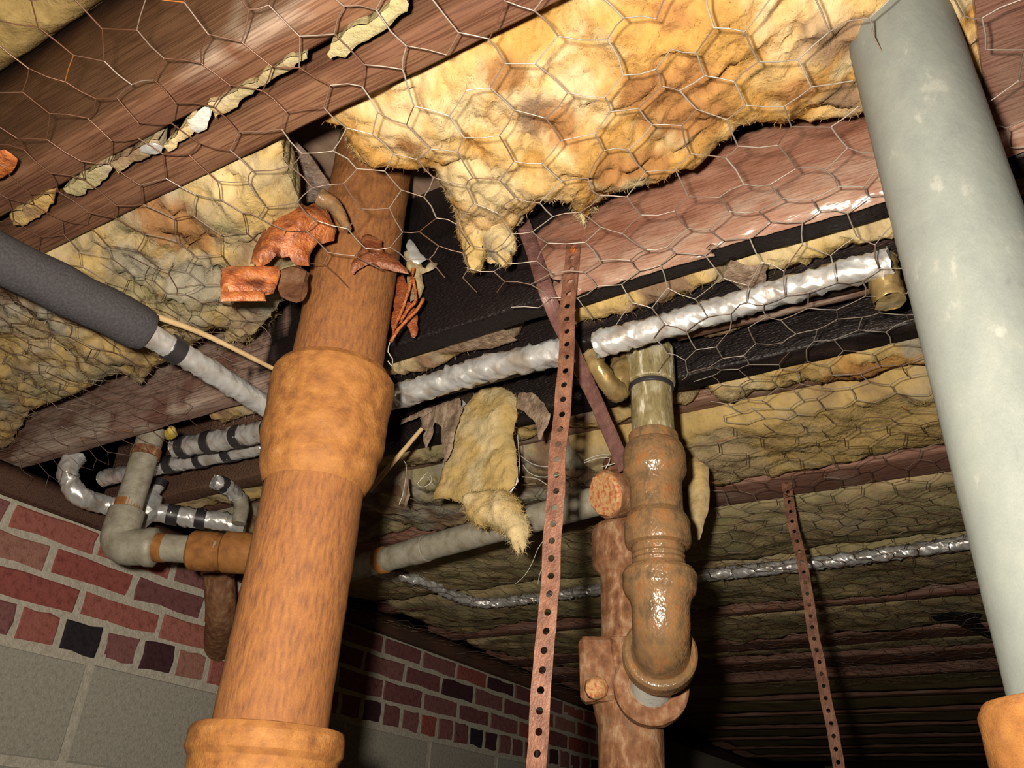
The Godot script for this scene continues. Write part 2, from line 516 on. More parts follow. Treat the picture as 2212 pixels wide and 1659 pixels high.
func make_materials() -> void:
	var grain := bumps(3, 0.02, 6.0, 4)
	var fine := bumps(5, 0.05, 8.0, 5)
	var fibre := bumps(8, 0.03, 9.0, 6)
	var crinkle := bumps(11, 0.012, 10.0, 3, FastNoiseLite.TYPE_CELLULAR)
	var drops := bumps(13, 0.06, 14.0, 2)
	M.rust = surface(pattern(21, 0.016, [[0.0, lin(.11, .05, .03)], [.3, lin(.195, .08, .034)], [.5, lin(.245, .1, .037)], [.7, lin(.275, .115, .037)], [1.0, lin(.33, .15, .055)]], 7, FastNoiseLite.TYPE_SIMPLEX_SMOOTH, 512, .14), Vector3(20, 4.5, 20), .7, 0.0, fine, .3, .3)
	M.rust_hub = surface(pattern(22, 0.012, [[0.0, lin(.14, .056, .024)], [.4, lin(.255, .104, .032)], [.65, lin(.32, .138, .038)], [1.0, lin(.39, .185, .07)]], 7, FastNoiseLite.TYPE_SIMPLEX_SMOOTH, 512, .12), Vector3(7, 7, 7), .66, 0.0, fine, .3, .3)
	M.rust_dark = surface(pattern(23, 0.016, [[0.0, lin(.075, .032, .018)], [.35, lin(.17, .074, .036)], [.55, lin(.24, .11, .053)], [.75, lin(.33, .2, .12)], [1.0, lin(.4, .29, .2)]], 6, FastNoiseLite.TYPE_SIMPLEX_SMOOTH, 512, .1), Vector3(7, 3.5, 7), .7, 0.0, fine, .4, .3)
	M.rust_wet = surface(pattern(24, 0.014, [[0.0, lin(.075, .055, .038)], [.3, lin(.15, .09, .048)], [.5, lin(.215, .125, .058)], [.68, lin(.25, .13, .055)], [.8, lin(.30, .11, .035)], [1.0, lin(.42, .11, .025)]], 6, FastNoiseLite.TYPE_SIMPLEX_SMOOTH, 512, .05), Vector3(6, 4, 6), .27, 0.0, drops, .2, .55)
	M.plug = surface(pattern(25, 0.02, [[0.0, lin(.33, .07, .03)], [.38, lin(.42, .12, .05)], [.5, lin(.52, .3, .13)], [1.0, lin(.55, .38, .2)]], 4), Vector3(11, 11, 11), .6, 0.0, fine, .5, .4)
	M.strap = surface(pattern(26, 0.02, [[0.0, lin(.085, .034, .022)], [.5, lin(.17, .072, .044)], [1.0, lin(.26, .125, .075)]], 5, FastNoiseLite.TYPE_SIMPLEX_SMOOTH, 256, .12), Vector3(12, 6, 12), .55, .1, fine, .4, .45)
	M.bar = surface(pattern(27, 0.02, [[0.0, lin(.08, .035, .03)], [.5, lin(.16, .075, .065)], [1.0, lin(.25, .13, .11)]], 5, FastNoiseLite.TYPE_SIMPLEX_SMOOTH, 256, .1), Vector3(12, 6, 12), .45, .1, fine, .6, .5)
	M.sheet_rust = surface(pattern(28, 0.014, [[0.0, lin(.13, .035, .02)], [.4, lin(.36, .09, .025)], [.6, lin(.5, .16, .035)], [.8, lin(.5, .2, .1)], [1.0, lin(.6, .33, .18)]], 5), Vector3(8, 8, 8), .5, .1, fine, .8, .5)
	M.pvc = surface(pattern(31, 0.012, [[0.0, lin(.13, .14, .135)], [.12, lin(.175, .19, .18)], [.6, lin(.2, .218, .202)], [.78, lin(.215, .23, .21)], [.86, lin(.27, .28, .255)], [1.0, lin(.31, .315, .285)]], 6, FastNoiseLite.TYPE_SIMPLEX_SMOOTH, 512, .03), Vector3(5, 2.4, 5), .5, 0.0, fine, .06, .4)
	M.galv = surface(pattern(32, 0.012, [[0.0, lin(.17, .14, .1)], [.4, lin(.29, .26, .2)], [.7, lin(.35, .325, .265)], [1.0, lin(.42, .4, .35)]], 6, FastNoiseLite.TYPE_SIMPLEX_SMOOTH, 512, .05), Vector3(6, 6, 6), .5, .05, fine, .2, .5)
	M.tube = surface(pattern(33, 0.014, [[0.0, lin(.13, .1, .045)], [.4, lin(.21, .17, .08)], [.6, lin(.27, .22, .12)], [.68, lin(.5, .46, .36)], [1.0, lin(.6, .56, .46)]], 4), Vector3(9, 1.6, 9), .35, .0, drops, .2, .5)
	M.stub = surface(pattern(34, 0.02, [[0.0, lin(.4, .42, .4)], [.6, lin(.6, .6, .56)], [1.0, lin(.7, .68, .6)]], 4, FastNoiseLite.TYPE_SIMPLEX_SMOOTH, 256), Vector3(4, 4, 4), .5, .0, fine, .2)
	M.foil = surface(pattern(35, 0.02, [[0.0, lin(.45, .4, .35)], [.3, lin(.62, .6, .58)], [.6, lin(.72, .72, .72)], [1.0, lin(.8, .8, .8)]], 4, FastNoiseLite.TYPE_SIMPLEX_SMOOTH, 256), Vector3(5, 5, 5), .33, .55, crinkle, .75, .6)
	M.foil_brown = surface(pattern(36, 0.01, [[0.0, lin(.3, .2, .08)], [.7, lin(.5, .36, .16)], [1.0, lin(.62, .52, .34)]], 4, FastNoiseLite.TYPE_SIMPLEX_SMOOTH, 256), Vector3(5, 5, 5), .36, .6, crinkle, .7, .5)
	M.tape = surface(pattern(37, 0.02, [[0.0, lin(.018, .016, .018)], [1.0, lin(.04, .036, .04)]], 3, FastNoiseLite.TYPE_SIMPLEX_SMOOTH, 128), Vector3(6, 6, 6), .4, 0.0, null, 1.0, .5)
	M.foam = surface(pattern(38, 0.06, [[0.0, lin(.032, .029, .032)], [.5, lin(.052, .048, .053)], [1.0, lin(.08, .077, .083)]], 4, FastNoiseLite.TYPE_SIMPLEX_SMOOTH, 512, .14), Vector3(8, 8, 8), .9, 0.0, fine, .3, .3)
	M.wood = surface(pattern(41, 0.045, [[0.0, lin(.36, .28, .24)], [.4, lin(.62, .54, .5)], [.52, lin(.95, .92, .9)], [1.0, lin(1, 1, 1)]], 4, FastNoiseLite.TYPE_SIMPLEX_SMOOTH, 512, .08), Vector3(.35, 14, 14), .62, 0.0, grain, .25, .35)
	M.wood_wet = surface(pattern(42, 0.04, [[0.0, lin(.5, .4, .35)], [.38, lin(.78, .71, .67)], [.6, lin(1, .97, .94)], [1.0, lin(1, 1, 1)]], 6, FastNoiseLite.TYPE_SIMPLEX_SMOOTH, 512, .08), Vector3(1.2, 16, 16), .22, 0.0, grain, .6, .55)
	M.rot = surface(pattern(43, 0.02, [[0.0, lin(.7, .68, .67)], [1.0, lin(1, 1, 1)]], 5, FastNoiseLite.TYPE_SIMPLEX_SMOOTH, 256, .1), Vector3(3, 9, 9), .5, 0.0, drops, .3, .4)
	M.glass_wool = surface(pattern(44, 0.03, [[0.0, lin(.72, .67, .6)], [.4, lin(.92, .9, .86)], [.7, lin(1, 1, 1)], [1.0, lin(1, 1, 1)]], 6, FastNoiseLite.TYPE_SIMPLEX_SMOOTH, 512, .1), Vector3(6, 6, 6), .95, 0.0, fibre, .55, .12)
	M.brick = surface(pattern(51, 0.02, [[0.0, lin(.5, .45, .45)], [.4, lin(.85, .82, .82)], [.7, lin(1, 1, 1)], [.85, lin(1, 1, 1)], [1.0, lin(1, 1, 1)]], 6, FastNoiseLite.TYPE_SIMPLEX_SMOOTH, 512, .12), Vector3(5, 5, 5), .9, 0.0, fine, .35, .2)
	M.mortar = surface(pattern(52, 0.02, [[0.0, lin(.40, .36, .3)], [.5, lin(.52, .48, .4)], [1.0, lin(.60, .56, .48)]], 5, FastNoiseLite.TYPE_SIMPLEX_SMOOTH, 512, .1), Vector3(5, 5, 5), .95, 0.0, fine, .4, .2)
	M.block = surface(pattern(53, 0.03, [[0.0, lin(.29, .275, .24)], [.35, lin(.37, .35, .3)], [.7, lin(.41, .385, .33)], [1.0, lin(.45, .43, .37)]], 6, FastNoiseLite.TYPE_SIMPLEX_SMOOTH, 512, .14), Vector3(5, 5, 5), .95, 0.0, fine, .3, .2)
	M.dirt = surface(pattern(54, 0.02, [[0.0, lin(.12, .085, .055)], [1.0, lin(.24, .18, .12)]], 5, FastNoiseLite.TYPE_SIMPLEX_SMOOTH, 256, .1), Vector3(2, 2, 2), 1.0, 0.0, fine, 1.0, .2)
	M.deck = surface(pattern(55, 0.02, [[0.0, lin(.15, .09, .06)], [1.0, lin(.24, .16, .11)]], 5, FastNoiseLite.TYPE_SIMPLEX_SMOOTH, 256), Vector3(8, 8, 1), .8)
	M.wire = surface(null, Vector3.ONE, .42, .35, null, 1.0, .5)
	M.stick = surface(pattern(56, 0.02, [[0.0, lin(.36, .23, .11)], [1.0, lin(.55, .4, .22)]], 4, FastNoiseLite.TYPE_SIMPLEX_SMOOTH, 128), Vector3(10, 10, 10), .7)
	M.lint = surface(pattern(57, 0.02, [[0.0, lin(.1, .065, .045)], [.5, lin(.24, .165, .115)], [1.0, lin(.42, .34, .25)]], 5, FastNoiseLite.TYPE_SIMPLEX_SMOOTH, 256, .1), Vector3(9, 5, 9), .55, 0.0, fibre, .8, .4)

# ---------------------------------------------------------------- colours of the glass wool
const YEL := Color(.47, .335, .14)
const PALE := Color(.53, .42, .235)
const TAN := Color(.42, .325, .185)
const ORA := Color(.44, .245, .075)
const RUSTY := Color(.30, .145, .055)
const BRN := Color(.21, .135, .088)
const GRY := Color(.33, .30, .235)
const OLV := Color(.35, .30, .165)

# mix: base colours drift over the wad; soil = share of brown and grey dirt; spots = [centre, radius, colour]
func wool(p: Vector3, base: Array, soil: float, spots: Array, sd: float) -> Color:
	var q := p + Vector3(sd, sd * 0.7, sd * 0.3)
	var a := clampf(nb.get_noise_3dv(q * 5.0) * 1.1 + 0.5, 0.0, 0.999)
	var f := a * (base.size() - 1)
	var c: Color = base[int(f)].lerp(base[mini(int(f) + 1, base.size() - 1)], smoothstep(0.25, 0.75, f - int(f)))
	var s := nb.get_noise_3dv(q * 9.0 + Vector3(13, 5, 9)) + 0.45 * nb.get_noise_3dv(q * 34.0)
	c = c.lerp(BRN, smoothstep(0.3 - soil, 0.62 - soil, s) * 0.75)
	var g := nb.get_noise_3dv(q * 6.0 + Vector3(41, 25, 19)) + 0.35 * nb.get_noise_3dv(q * 27.0)
	c = c.lerp(GRY, smoothstep(0.3 - soil, 0.7 - soil, g) * 0.7)
	for k in spots:
		var d: float = p.distance_to(k[0]) / k[1] + nb.get_noise_3dv(q * 16.0) * 0.5 + nb.get_noise_3dv(q * 60.0) * 0.2
		c = c.lerp(k[2], smoothstep(1.0, 0.55, d) * 0.9)
	return c * (1.0 + 0.22 * nb.get_noise_3dv(q * 19.0 + Vector3(3, 8, 1)) + 0.2 * nb.get_noise_3dv(q * 70.0))

func wool_like(base: Array, soil: float, spots := [], sd := 0.0) -> Callable:
	return func(p: Vector3) -> Color: return wool(p, base, soil, spots, sd)

# ---------------------------------------------------------------- netting: hexagonal wire mesh, twists along z
func netting(x0: float, x1: float, z0: float, z1: float, level: Callable, gone: Callable, rusty: Callable, r: float, seg: int, sd: int) -> ArrayMesh:
	var w := 0.0505; var t := 0.032; var dz := 0.0155
	var rr := RandomNumberGenerator.new(); rr.seed = sd
	var v := PackedVector3Array(); var c := PackedColorArray(); var idx := PackedInt32Array()
	var nx := int((x1 - x0) / w); var nz := int((z0 - z1) / (t + dz))
	var at := func(x: float, z: float) -> Vector3:
		var q := Vector3(x, 0, z)
		var wx := x + na.get_noise_3d(x * 3.0, 3.0, z * 3.0) * 0.03 + nb.get_noise_3d(x * 17.0, 9.0, z * 17.0) * 0.012
		var wz := z + na.get_noise_3d(x * 3.0, 17.0, z * 3.0) * 0.03 + nb.get_noise_3d(x * 17.0, 23.0, z * 17.0) * 0.009
		return Vector3(wx, level.call(q) + nb.get_noise_3d(x * 8.0, 41.0, z * 8.0) * 0.012, wz)
	for j in nz:
		for i in nx:
			var x := x0 + (i + 0.5 * (j % 2)) * w
			var z := z0 - j * (t + dz)
			var a: Vector3 = at.call(x, z); var b: Vector3 = at.call(x, z - t)
			var edges := [[a, b, 1.35], [b, at.call(x + w * 0.5, z - t - dz), 1.0], [b, at.call(x - w * 0.5, z - t - dz), 1.0]]
			for e in edges:
				var p: Vector3 = e[0]; var q: Vector3 = e[1]
				var mid := (p + q) * 0.5
				if gone.call(mid) or rr.randf() < 0.015: continue
				mid += Vector3(rr.randfn(0, 0.0009), rr.randfn(0, 0.0012), rr.randfn(0, 0.0009))
				var k: float = rusty.call(mid)
				var s := clampf(k + nb.get_noise_3dv(mid * 14.0) * 0.9 + rr.randf_range(-0.25, 0.25), 0.0, 1.0)
				var col := Color(.42, .38, .33).lerp(Color(.15, .07, .042), s)
				if rr.randf() < 0.008: col = Color(.45, .16, .04)
				var cf := func(_p: Vector3) -> Color: return col
				sweep_into(v, c, idx, [p, mid, q], same(r * e[2] * (0.72 if mid.x < -0.78 else 1.0), 3), seg, 0.0, 1.0, cf, false)
	return commit(v, c, idx)

# perforated hanger strap along a path, facing +z
func strap_mesh(a: Vector3, b: Vector3, width: float, pitch: float, hole: float, thick: float, sway: float, turn: float) -> ArrayMesh:
	var n := int(a.distance_to(b) / pitch)
	var st := SurfaceTool.new(); st.begin(Mesh.PRIMITIVE_TRIANGLES)
	st.set_smooth_group(-1)
	var k := 16
	var axis := (b - a) / (n * pitch)
	var place := func(u: float, s: float, d: float) -> Vector3:   # u across, s along, d depth
		var p := a + axis * s
		var tw := turn + 0.25 * nb.get_noise_2d(s * 4.0, a.x * 10.0)
		p += Vector3(sway * nb.get_noise_2d(s * 5.0, 3.0), 0, sway * nb.get_noise_2d(s * 5.0, 71.0))
		return p + Vector3(cos(tw), 0, -sin(tw)) * u + Vector3(sin(tw), 0, cos(tw)) * d
	for i in n:
		var s0 := i * pitch
		var inner := []; var outer := []
		for q in k:
			var ang := TAU_ * q / k
			var d := Vector2(cos(ang), sin(ang))
			inner.append(Vector2(d.x * hole, s0 + pitch * 0.5 + d.y * hole))
			var f := 1.0 / maxf(absf(d.x), absf(d.y))
			outer.append(Vector2(d.x * f * width * 0.5, s0 + pitch * 0.5 + d.y * f * pitch * 0.5))
		for q in k:
			var q2 := (q + 1) % k
			for face in [1.0, -1.0]:
				var h: float = thick * 0.5 * face
				var p0: Vector3 = place.call(outer[q].x, outer[q].y, h); var p1: Vector3 = place.call(outer[q2].x, outer[q2].y, h)
				var p2: Vector3 = place.call(inner[q2].x, inner[q2].y, h); var p3: Vector3 = place.call(inner[q].x, inner[q].y, h)
				for z in ([p0, p1, p2, p0, p2, p3] if face > 0.0 else [p0, p2, p1, p0, p3, p2]): st.add_vertex(z)
			var i0: Vector3 = place.call(inner[q].x, inner[q].y, thick * .5); var i1: Vector3 = place.call(inner[q2].x, inner[q2].y, thick * .5)
			var i2: Vector3 = place.call(inner[q2].x, inner[q2].y, -thick * .5); var i3: Vector3 = place.call(inner[q].x, inner[q].y, -thick * .5)
			for z in [i0, i1, i2, i0, i2, i3]: st.add_vertex(z)
		for sd in [-1.0, 1.0]:
			var e0: Vector3 = place.call(sd * width * .5, s0, thick * .5); var e1: Vector3 = place.call(sd * width * .5, s0 + pitch, thick * .5)
			var e2: Vector3 = place.call(sd * width * .5, s0 + pitch, -thick * .5); var e3: Vector3 = place.call(sd * width * .5, s0, -thick * .5)
			for z in [e0, e1, e2, e0, e2, e3]: st.add_vertex(z)
	st.generate_normals()
	return st.commit()

func along(line: Array, s: float) -> Vector3:
	var d := s
	for i in line.size() - 1:
		var l: float = line[i].distance_to(line[i + 1])
		if d <= l: return line[i].lerp(line[i + 1], d / maxf(l, 1e-6))
		d -= l
	return line[-1]

# foil wrapped pipe: crumpled tube with tape bands as parts
func foil_pipe(t: Node3D, path: Array, r: float, bands: Array, m: Material, crumple := 0.0022) -> void:
	var line := bend(path, 0.006)
	var rr := RandomNumberGenerator.new(); rr.seed = int(absf(path[0].x * 7919.0 + path[0].z * 104.0))
	var v := PackedVector3Array(); var c := PackedColorArray(); var idx := PackedInt32Array()
	var rad := []
	for i in line.size(): rad.append(r * (1.0 + 0.07 * nb.get_noise_3dv(line[i] * 16.0)))
	sweep_into(v, c, idx, line, rad, 18, crumple * 1.3, 55.0, white, true)
	for i in v.size():
		v[i] += Vector3(rr.randfn(0, 1), rr.randfn(0, 1), rr.randfn(0, 1)) * crumple * 0.42
		var st := smoothstep(.12, .5, nb.get_noise_3dv(v[i] * 24.0 + Vector3(5, 2, 8)))
		c[i] = Color(1, 1, 1).lerp(Color(.62, .5, .4), st * .7)
	var wrap := obj("foil_wrap", commit(v, c, idx), m, t)
	var total := 0.0
	for i in line.size() - 1: total += line[i].distance_to(line[i + 1])
	for b in bands:   # [place along 0..1, width]
		var seg := []
		for k in 5: seg.append(along(line, b[0] * total + b[1] * (float(k) / 4.0 - .5)))
		obj("tape_band", sweep(seg, same(r * 1.06 + 0.0016, 5), 20, 0.0006, 60.0), M.tape, wrap)

# ================================================================ the scene
func _ready() -> void:
	# ---- camera
	var cam := Camera3D.new()
	cam.name = "camera"
	cam.transform = Transform3D(Basis(Vector3(0.8621, 0.04842, -0.50442), Vector3(0.21782, 0.86336, 0.45515), Vector3(0.45754, -0.50225, 0.73376)), Vector3.ZERO)
	cam.fov = 50.715
	cam.near = 0.01
	add_child(cam)
	cam.current = true
	# ---- surroundings: a closed dark space
	var we := WorldEnvironment.new()
	we.name = "environment"
	var env := Environment.new()
	env.background_mode = Environment.BG_COLOR
	env.background_color = Color(0, 0, 0)
	env.tonemap_mode = Environment.TONE_MAPPER_LINEAR
	env.tonemap_exposure = 1.0
	env.sdfgi_enabled = true
	env.ssao_enabled = true
	env.ssil_enabled = true
	we.environment = env
	add_child(we)
	# ---- the only light: the camera's flash, up and to the left of the lens
	var flash := SpotLight3D.new()
	flash.name = "camera_flash"
	flash.transform = Transform3D(cam.transform.basis, Vector3(-0.0419, 0.0359, 0.0507))
	flash.light_energy = 2.3
	flash.light_color = Color(1.0, 0.955, 0.88)
	flash.light_size = 0.016
	flash.spot_range = 14.0
	flash.spot_attenuation = 2.0
	flash.spot_angle = 66.0
	flash.spot_angle_attenuation = 1.0
	flash.shadow_enabled = true
	add_child(flash)

	rng.seed = 5
	na.seed = 2; na.frequency = 1.0; na.fractal_octaves = 2
	nb.seed = 9; nb.frequency = 1.0; nb.fractal_octaves = 3
	cellular.seed = 4; cellular.frequency = 1.0; cellular.noise_type = FastNoiseLite.TYPE_CELLULAR; cellular.cellular_return_type = FastNoiseLite.RETURN_DISTANCE; cellular.fractal_type = FastNoiseLite.FRACTAL_NONE
	make_materials()
	room()
	joists()
	batts()
	big_pipes()
	trap_and_stack()
	drain_lines()
	foil_pipes()
	hangers()
	hanging_wool()
	rusty_bits()
	wire_nets()

# ---------------------------------------------------------------- room
func room() -> void:
	var fl := structure("floor", "bare brown dirt floor of the crawl space", "floor")
	obj("dirt", slab(Vector3(4.4, .1, 12)), M.dirt, fl).position = Vector3(.35, -.55, -3.8)
	var ce := structure("ceiling", "brown plank subfloor lying on top of the joists", "ceiling")
	for i in 22:
		obj("plank", slab(Vector3(.176, .03, 12)), M.deck, ce).position = Vector3(-1.75 + .18 * i + .09, .93, -3.8)
	for q in [["wall_right", Vector3(2.3, .2, -3.8), Vector3(.12, 1.5, 12), "plain concrete block foundation wall facing the brick one"], ["wall_back", Vector3(.3, .2, -9.6), Vector3(4.4, 1.5, .12), "plain block foundation wall at the dark far end"], ["wall_front", Vector3(.3, .2, 1.9), Vector3(4.4, 1.5, .12), "plain block foundation wall behind the viewer"]]:
		var w := structure(q[0], q[3], "wall")
		obj("blockwork", slab(q[2]), M.block, w).position = q[1]
	brick_wall()

func brick_wall() -> void:
	var w := structure("wall_left", "foundation wall of red brick courses over grey concrete block", "wall")
	obj("mortar", slab(Vector3(.14, 1.068, 12)), M.mortar, w).position = Vector3(-1.7252, .034, -3.8)
	var tones := [Color(.40, .14, .115), Color(.35, .105, .09), Color(.43, .165, .13), Color(.27, .12, .115), Color(.22, .09, .09), Color(.035, .028, .034), Color(.075, .035, .04), Color(.39, .19, .15)]
	var mats := []
	for tn in tones:
		var m: StandardMaterial3D = M.brick.duplicate()
		m.vertex_color_use_as_albedo = false
		m.albedo_color = tn.linear_to_srgb()
		mats.append(m)
	var shapes := {}
	var lay := func(z0: float, z1: float, y0: float, y1: float, tone: int, k: int):
		var l := snappedf(absf(z1 - z0), .002); var h: float = y1 - y0
		var key := "%.3f_%.3f_%d" % [l, h, k % 4]
		if not shapes.has(key): shapes[key] = brick_mesh(Vector3(.06, h, l), k % 4 + int(l * 1000))
		var b := obj("brick", shapes[key], mats[tone], w)
		b.position = Vector3(-1.6835 + rng.randf_range(-.0015, .002), (y0 + y1) * .5, (z0 + z1) * .5)
		b.rotation.x = rng.randf_range(-.008, .008)
	var j := .013
	# header course over the blocks
	var htone := [3, 0, 5, 3, 6, 7, 0, 1, 3, 4, 1, 3, 6, 4, 3, 1, 3, 4, 5, 6, 3, 4]
	var k := 0
	for i in range(-4, 34):
		var a := -.881 - .0955 * i
		var tone: int = htone[i + 1] if i >= -1 and i + 1 < htone.size() else [3, 4, 1, 6][posmod(i, 4)]
		lay.call(a - j * .5, a - .0955 + j * .5, .316, .376, tone, k)
		k += 1
	var rows := [[.388, .440, -.995, .2045, [1, 0, 2, 1, 0, 3, 4, 3, 4, 3, 1, 4]], [.452, .504, -.905, .2015, [7, 1, 4, 0, 3, 4, 3, 4, 6, 3, 4, 1]], [.516, .562, -.995, .2, [0, 0, 3, 1, 4, 3, 4, 3, 1, 6, 4, 3]]]
	for r in rows:
		for i in range(-2, 17):
			var a: float = r[2] - r[3] * i
			lay.call(a + r[3] - j * .5, a + j * .5, r[0], r[1], r[4][posmod(i, r[4].size())], k)
			k += 1
	# concrete blocks
	var bk := 0
	for c in 4:
		var y1 := .302 - .203 * c
		for i in range(-2, 10):
			var a := -1.06 - .406 * i + (.203 if c % 2 == 1 else 0.0)
			var b := obj("concrete_block", chip_box(Vector3(.06, .188, .392), .004, .0015, bk % 3 + 50), M.block, w)
			b.position = Vector3(-1.6828, y1 - .094, a + .203)
			bk += 1
	# timber sill on the wall
	var sill := structure("trim_1", "dark timber sill plate lying along the top of the brick wall", "sill")
	var col := func(p: Vector3) -> Color: return Color(.16, .085, .06).lerp(Color(.09, .055, .045), clampf(nb.get_noise_3dv(p * 5.0) + .5, 0, 1))
	var tm := timber(-3.1, 5.3, .569, .628, .05, -.05, 3.0, col, .002, .05)
	var sp := obj("sill_plate", tm, M.wood, sill)
	sp.rotation.y = PI * .5
	sp.position = Vector3(-1.69, 0, -1.2)

# ---------------------------------------------------------------- floor joists
func wood_colour(base: Color, dark: Color, pale: Color, sd: float, pale_at := 0.35) -> Callable:
	return func(p: Vector3) -> Color:
		var s := nb.get_noise_3d(p.x * 3.0 + sd, p.y * 22.0, p.z * 22.0)
		var c := base.lerp(dark, clampf(s * 1.4 + .35, 0, 1))
		var t := nb.get_noise_3d(p.x * 6.0 + sd * 2.0, p.y * 30.0 + 9.0, p.z * 40.0) + .3 * nb.get_noise_3d(p.x * 30.0, p.y * 60.0, p.z * 60.0)
		return c.lerp(pale, smoothstep(pale_at, pale_at + .22, t) * .8)

func joist(label: String, z0: float, z1: float, col: Callable, m: Material, sd: float, x0 := -1.72, x1 := 2.2, y0 := .63, y1 := .915, step := .02) -> MeshInstance3D:
	var o := obj("floor_joist", timber(x0, x1, y0, y1, z0, z1, sd, col, .0025, step), m)
	tag(o, label, "joist", "")
	return o

func joists() -> void:
	var red := Color(.2, .104, .06); var dk := Color(.14, .066, .04); var pale := Color(.36, .27, .21)
	var grain_a := wood_colour(red, dk, red * 1.15, 1.0, .4)
	var scraped := func(p: Vector3) -> Color:
		var e := p.x + .06 * nb.get_noise_3d(p.x * 20.0, p.y * 60.0, p.z * 60.0)
		var on := smoothstep(-.58, -.52, e) * (1.0 - smoothstep(-.41, -.37, e))
		on *= smoothstep(.66 + .03 * nb.get_noise_3d(p.x * 25.0, 1.0, 2.0), .645, p.y) * smoothstep(-.29, -.28, p.z)
		return grain_a.call(p).lerp(pale, on * .85)
	joist("reddish brown floor joist with a pale scrape along its lower corner", -.273, -.315, scraped, M.wood, 1.0)
	joist("reddish brown floor joist sistered close behind the scraped one", -.341, -.382, wood_colour(red, dk, red * 1.15, 2.0, .4), M.wood, 2.0)
	# the joist behind the rusty soil pipe: brown by the wall, black with rot near the pipe
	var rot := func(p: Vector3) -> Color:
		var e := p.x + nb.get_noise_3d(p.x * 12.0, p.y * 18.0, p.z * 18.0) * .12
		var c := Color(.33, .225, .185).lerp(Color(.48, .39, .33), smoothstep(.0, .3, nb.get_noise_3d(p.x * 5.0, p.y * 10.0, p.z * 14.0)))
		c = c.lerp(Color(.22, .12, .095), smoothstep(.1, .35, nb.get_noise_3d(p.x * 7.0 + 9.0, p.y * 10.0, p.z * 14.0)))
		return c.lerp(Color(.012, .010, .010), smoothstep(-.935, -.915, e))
	var d := thing("floor_joist", "long joist behind the soil pipe, brown by the wall and black rotten beyond", "joist")
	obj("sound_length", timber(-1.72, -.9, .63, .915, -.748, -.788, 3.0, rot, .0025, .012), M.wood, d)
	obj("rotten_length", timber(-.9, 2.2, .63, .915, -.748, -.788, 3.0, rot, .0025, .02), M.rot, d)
	# sound pale wood left on its face, torn off at one end
	var face: Array = [Vector3(-0.4427, 0.7311, -0.742), Vector3(-0.4301, 0.7443, -0.742), Vector3(-0.418, 0.7486, -0.742), Vector3(-0.4103, 0.7546, -0.742), Vector3(-0.3946, 0.7565, -0.742), Vector3(-0.3639, 0.7553, -0.742), Vector3(-0.3379, 0.7543, -0.742), Vector3(-0.3046, 0.7563, -0.742), Vector3(-0.2722, 0.7582, -0.742), Vector3(-0.2404, 0.7641, -0.742), Vector3(-0.209, 0.7737, -0.742), Vector3(-0.1812, 0.7822, -0.742), Vector3(-0.1485, 0.787, -0.742), Vector3(-0.0926, 0.7809, -0.742), Vector3(-0.0354, 0.7696, -0.742), Vector3(0.0032, 0.758, -0.742), Vector3(0.0823, 0.7502, -0.742), Vector3(0.1834, 0.7415, -0.742), Vector3(0.2594, 0.7361, -0.742), Vector3(0.2544, 0.6453, -0.742), Vector3(0.1565, 0.6342, -0.742), Vector3(0.0556, 0.6184, -0.742), Vector3(-0.0065, 0.6159, -0.742), Vector3(-0.0627, 0.6171, -0.742), Vector3(-0.1118, 0.6208, -0.742), Vector3(-0.1587, 0.6215, -0.742), Vector3(-0.1857, 0.6222, -0.742), Vector3(-0.2048, 0.6253, -0.742), Vector3(-0.1931, 0.6126, -0.742), Vector3(-0.2168, 0.6144, -0.742), Vector3(-0.2658, 0.616, -0.742), Vector3(-0.3202, 0.6159, -0.742), Vector3(-0.3633, 0.6162, -0.742), Vector3(-0.3801, 0.6116, -0.742), Vector3(-0.4, 0.6152, -0.742), Vector3(-0.4138, 0.6271, -0.742), Vector3(-0.41, 0.6392, -0.742), Vector3(-0.3939, 0.6457, -0.742), Vector3(-0.4203, 0.6625, -0.742), Vector3(-0.4397, 0.6928, -0.742)]
	var wcol := func(p: Vector3) -> Color:
		var s := nb.get_noise_3d(p.x * 5.0, p.y * 34.0 + p.x * 6.0, 2.0)
		var c := Color(.33, .175, .125).lerp(Color(.23, .105, .07), clampf(s * 1.6 + .4, 0, 1))
		var lo := p.y + .03 * nb.get_noise_3d(p.x * 7.0, 5.0, 1.0)
		var streak := nb.get_noise_3d(p.x * 9.0, p.y * 120.0 + p.x * 18.0, 7.0)
		c = c.lerp(Color(.4, .28, .22), smoothstep(.69, .66, lo) * clampf(.55 + streak, 0, 1))
		return c.lerp(Color(.06, .035, .03), smoothstep(.38, .6, nb.get_noise_3d(p.x * 6.0 + 3.0, p.y * 20.0, 4.0)) * .8)
	obj("torn_face", puff(face, .013, .004, .035, Vector3.BACK, wcol, .009, .15, .003), M.wood_wet, d)
	# thin black boards behind it that carry the foil pipe
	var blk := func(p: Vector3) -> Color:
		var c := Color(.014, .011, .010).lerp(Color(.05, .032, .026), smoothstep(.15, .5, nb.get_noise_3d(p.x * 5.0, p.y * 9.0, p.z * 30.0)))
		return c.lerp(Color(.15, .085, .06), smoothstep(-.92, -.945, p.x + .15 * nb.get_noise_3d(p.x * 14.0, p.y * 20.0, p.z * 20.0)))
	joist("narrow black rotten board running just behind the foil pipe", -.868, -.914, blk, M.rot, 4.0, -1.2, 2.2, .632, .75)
	var pinkc := wood_colour(Color(.27, .16, .115), Color(.16, .085, .06), Color(.42, .34, .28), 5.0, .3)
	joist("narrow pinkish board with a whitened edge behind the black board", -.918, -.943, pinkc, M.wood, 5.0, -.31, 2.2, .642, .75)
	joist("black wet joist just past the drain tube", -1.012, -1.056, blk, M.rot, 6.0, -1.72, 2.2, .63, .915)
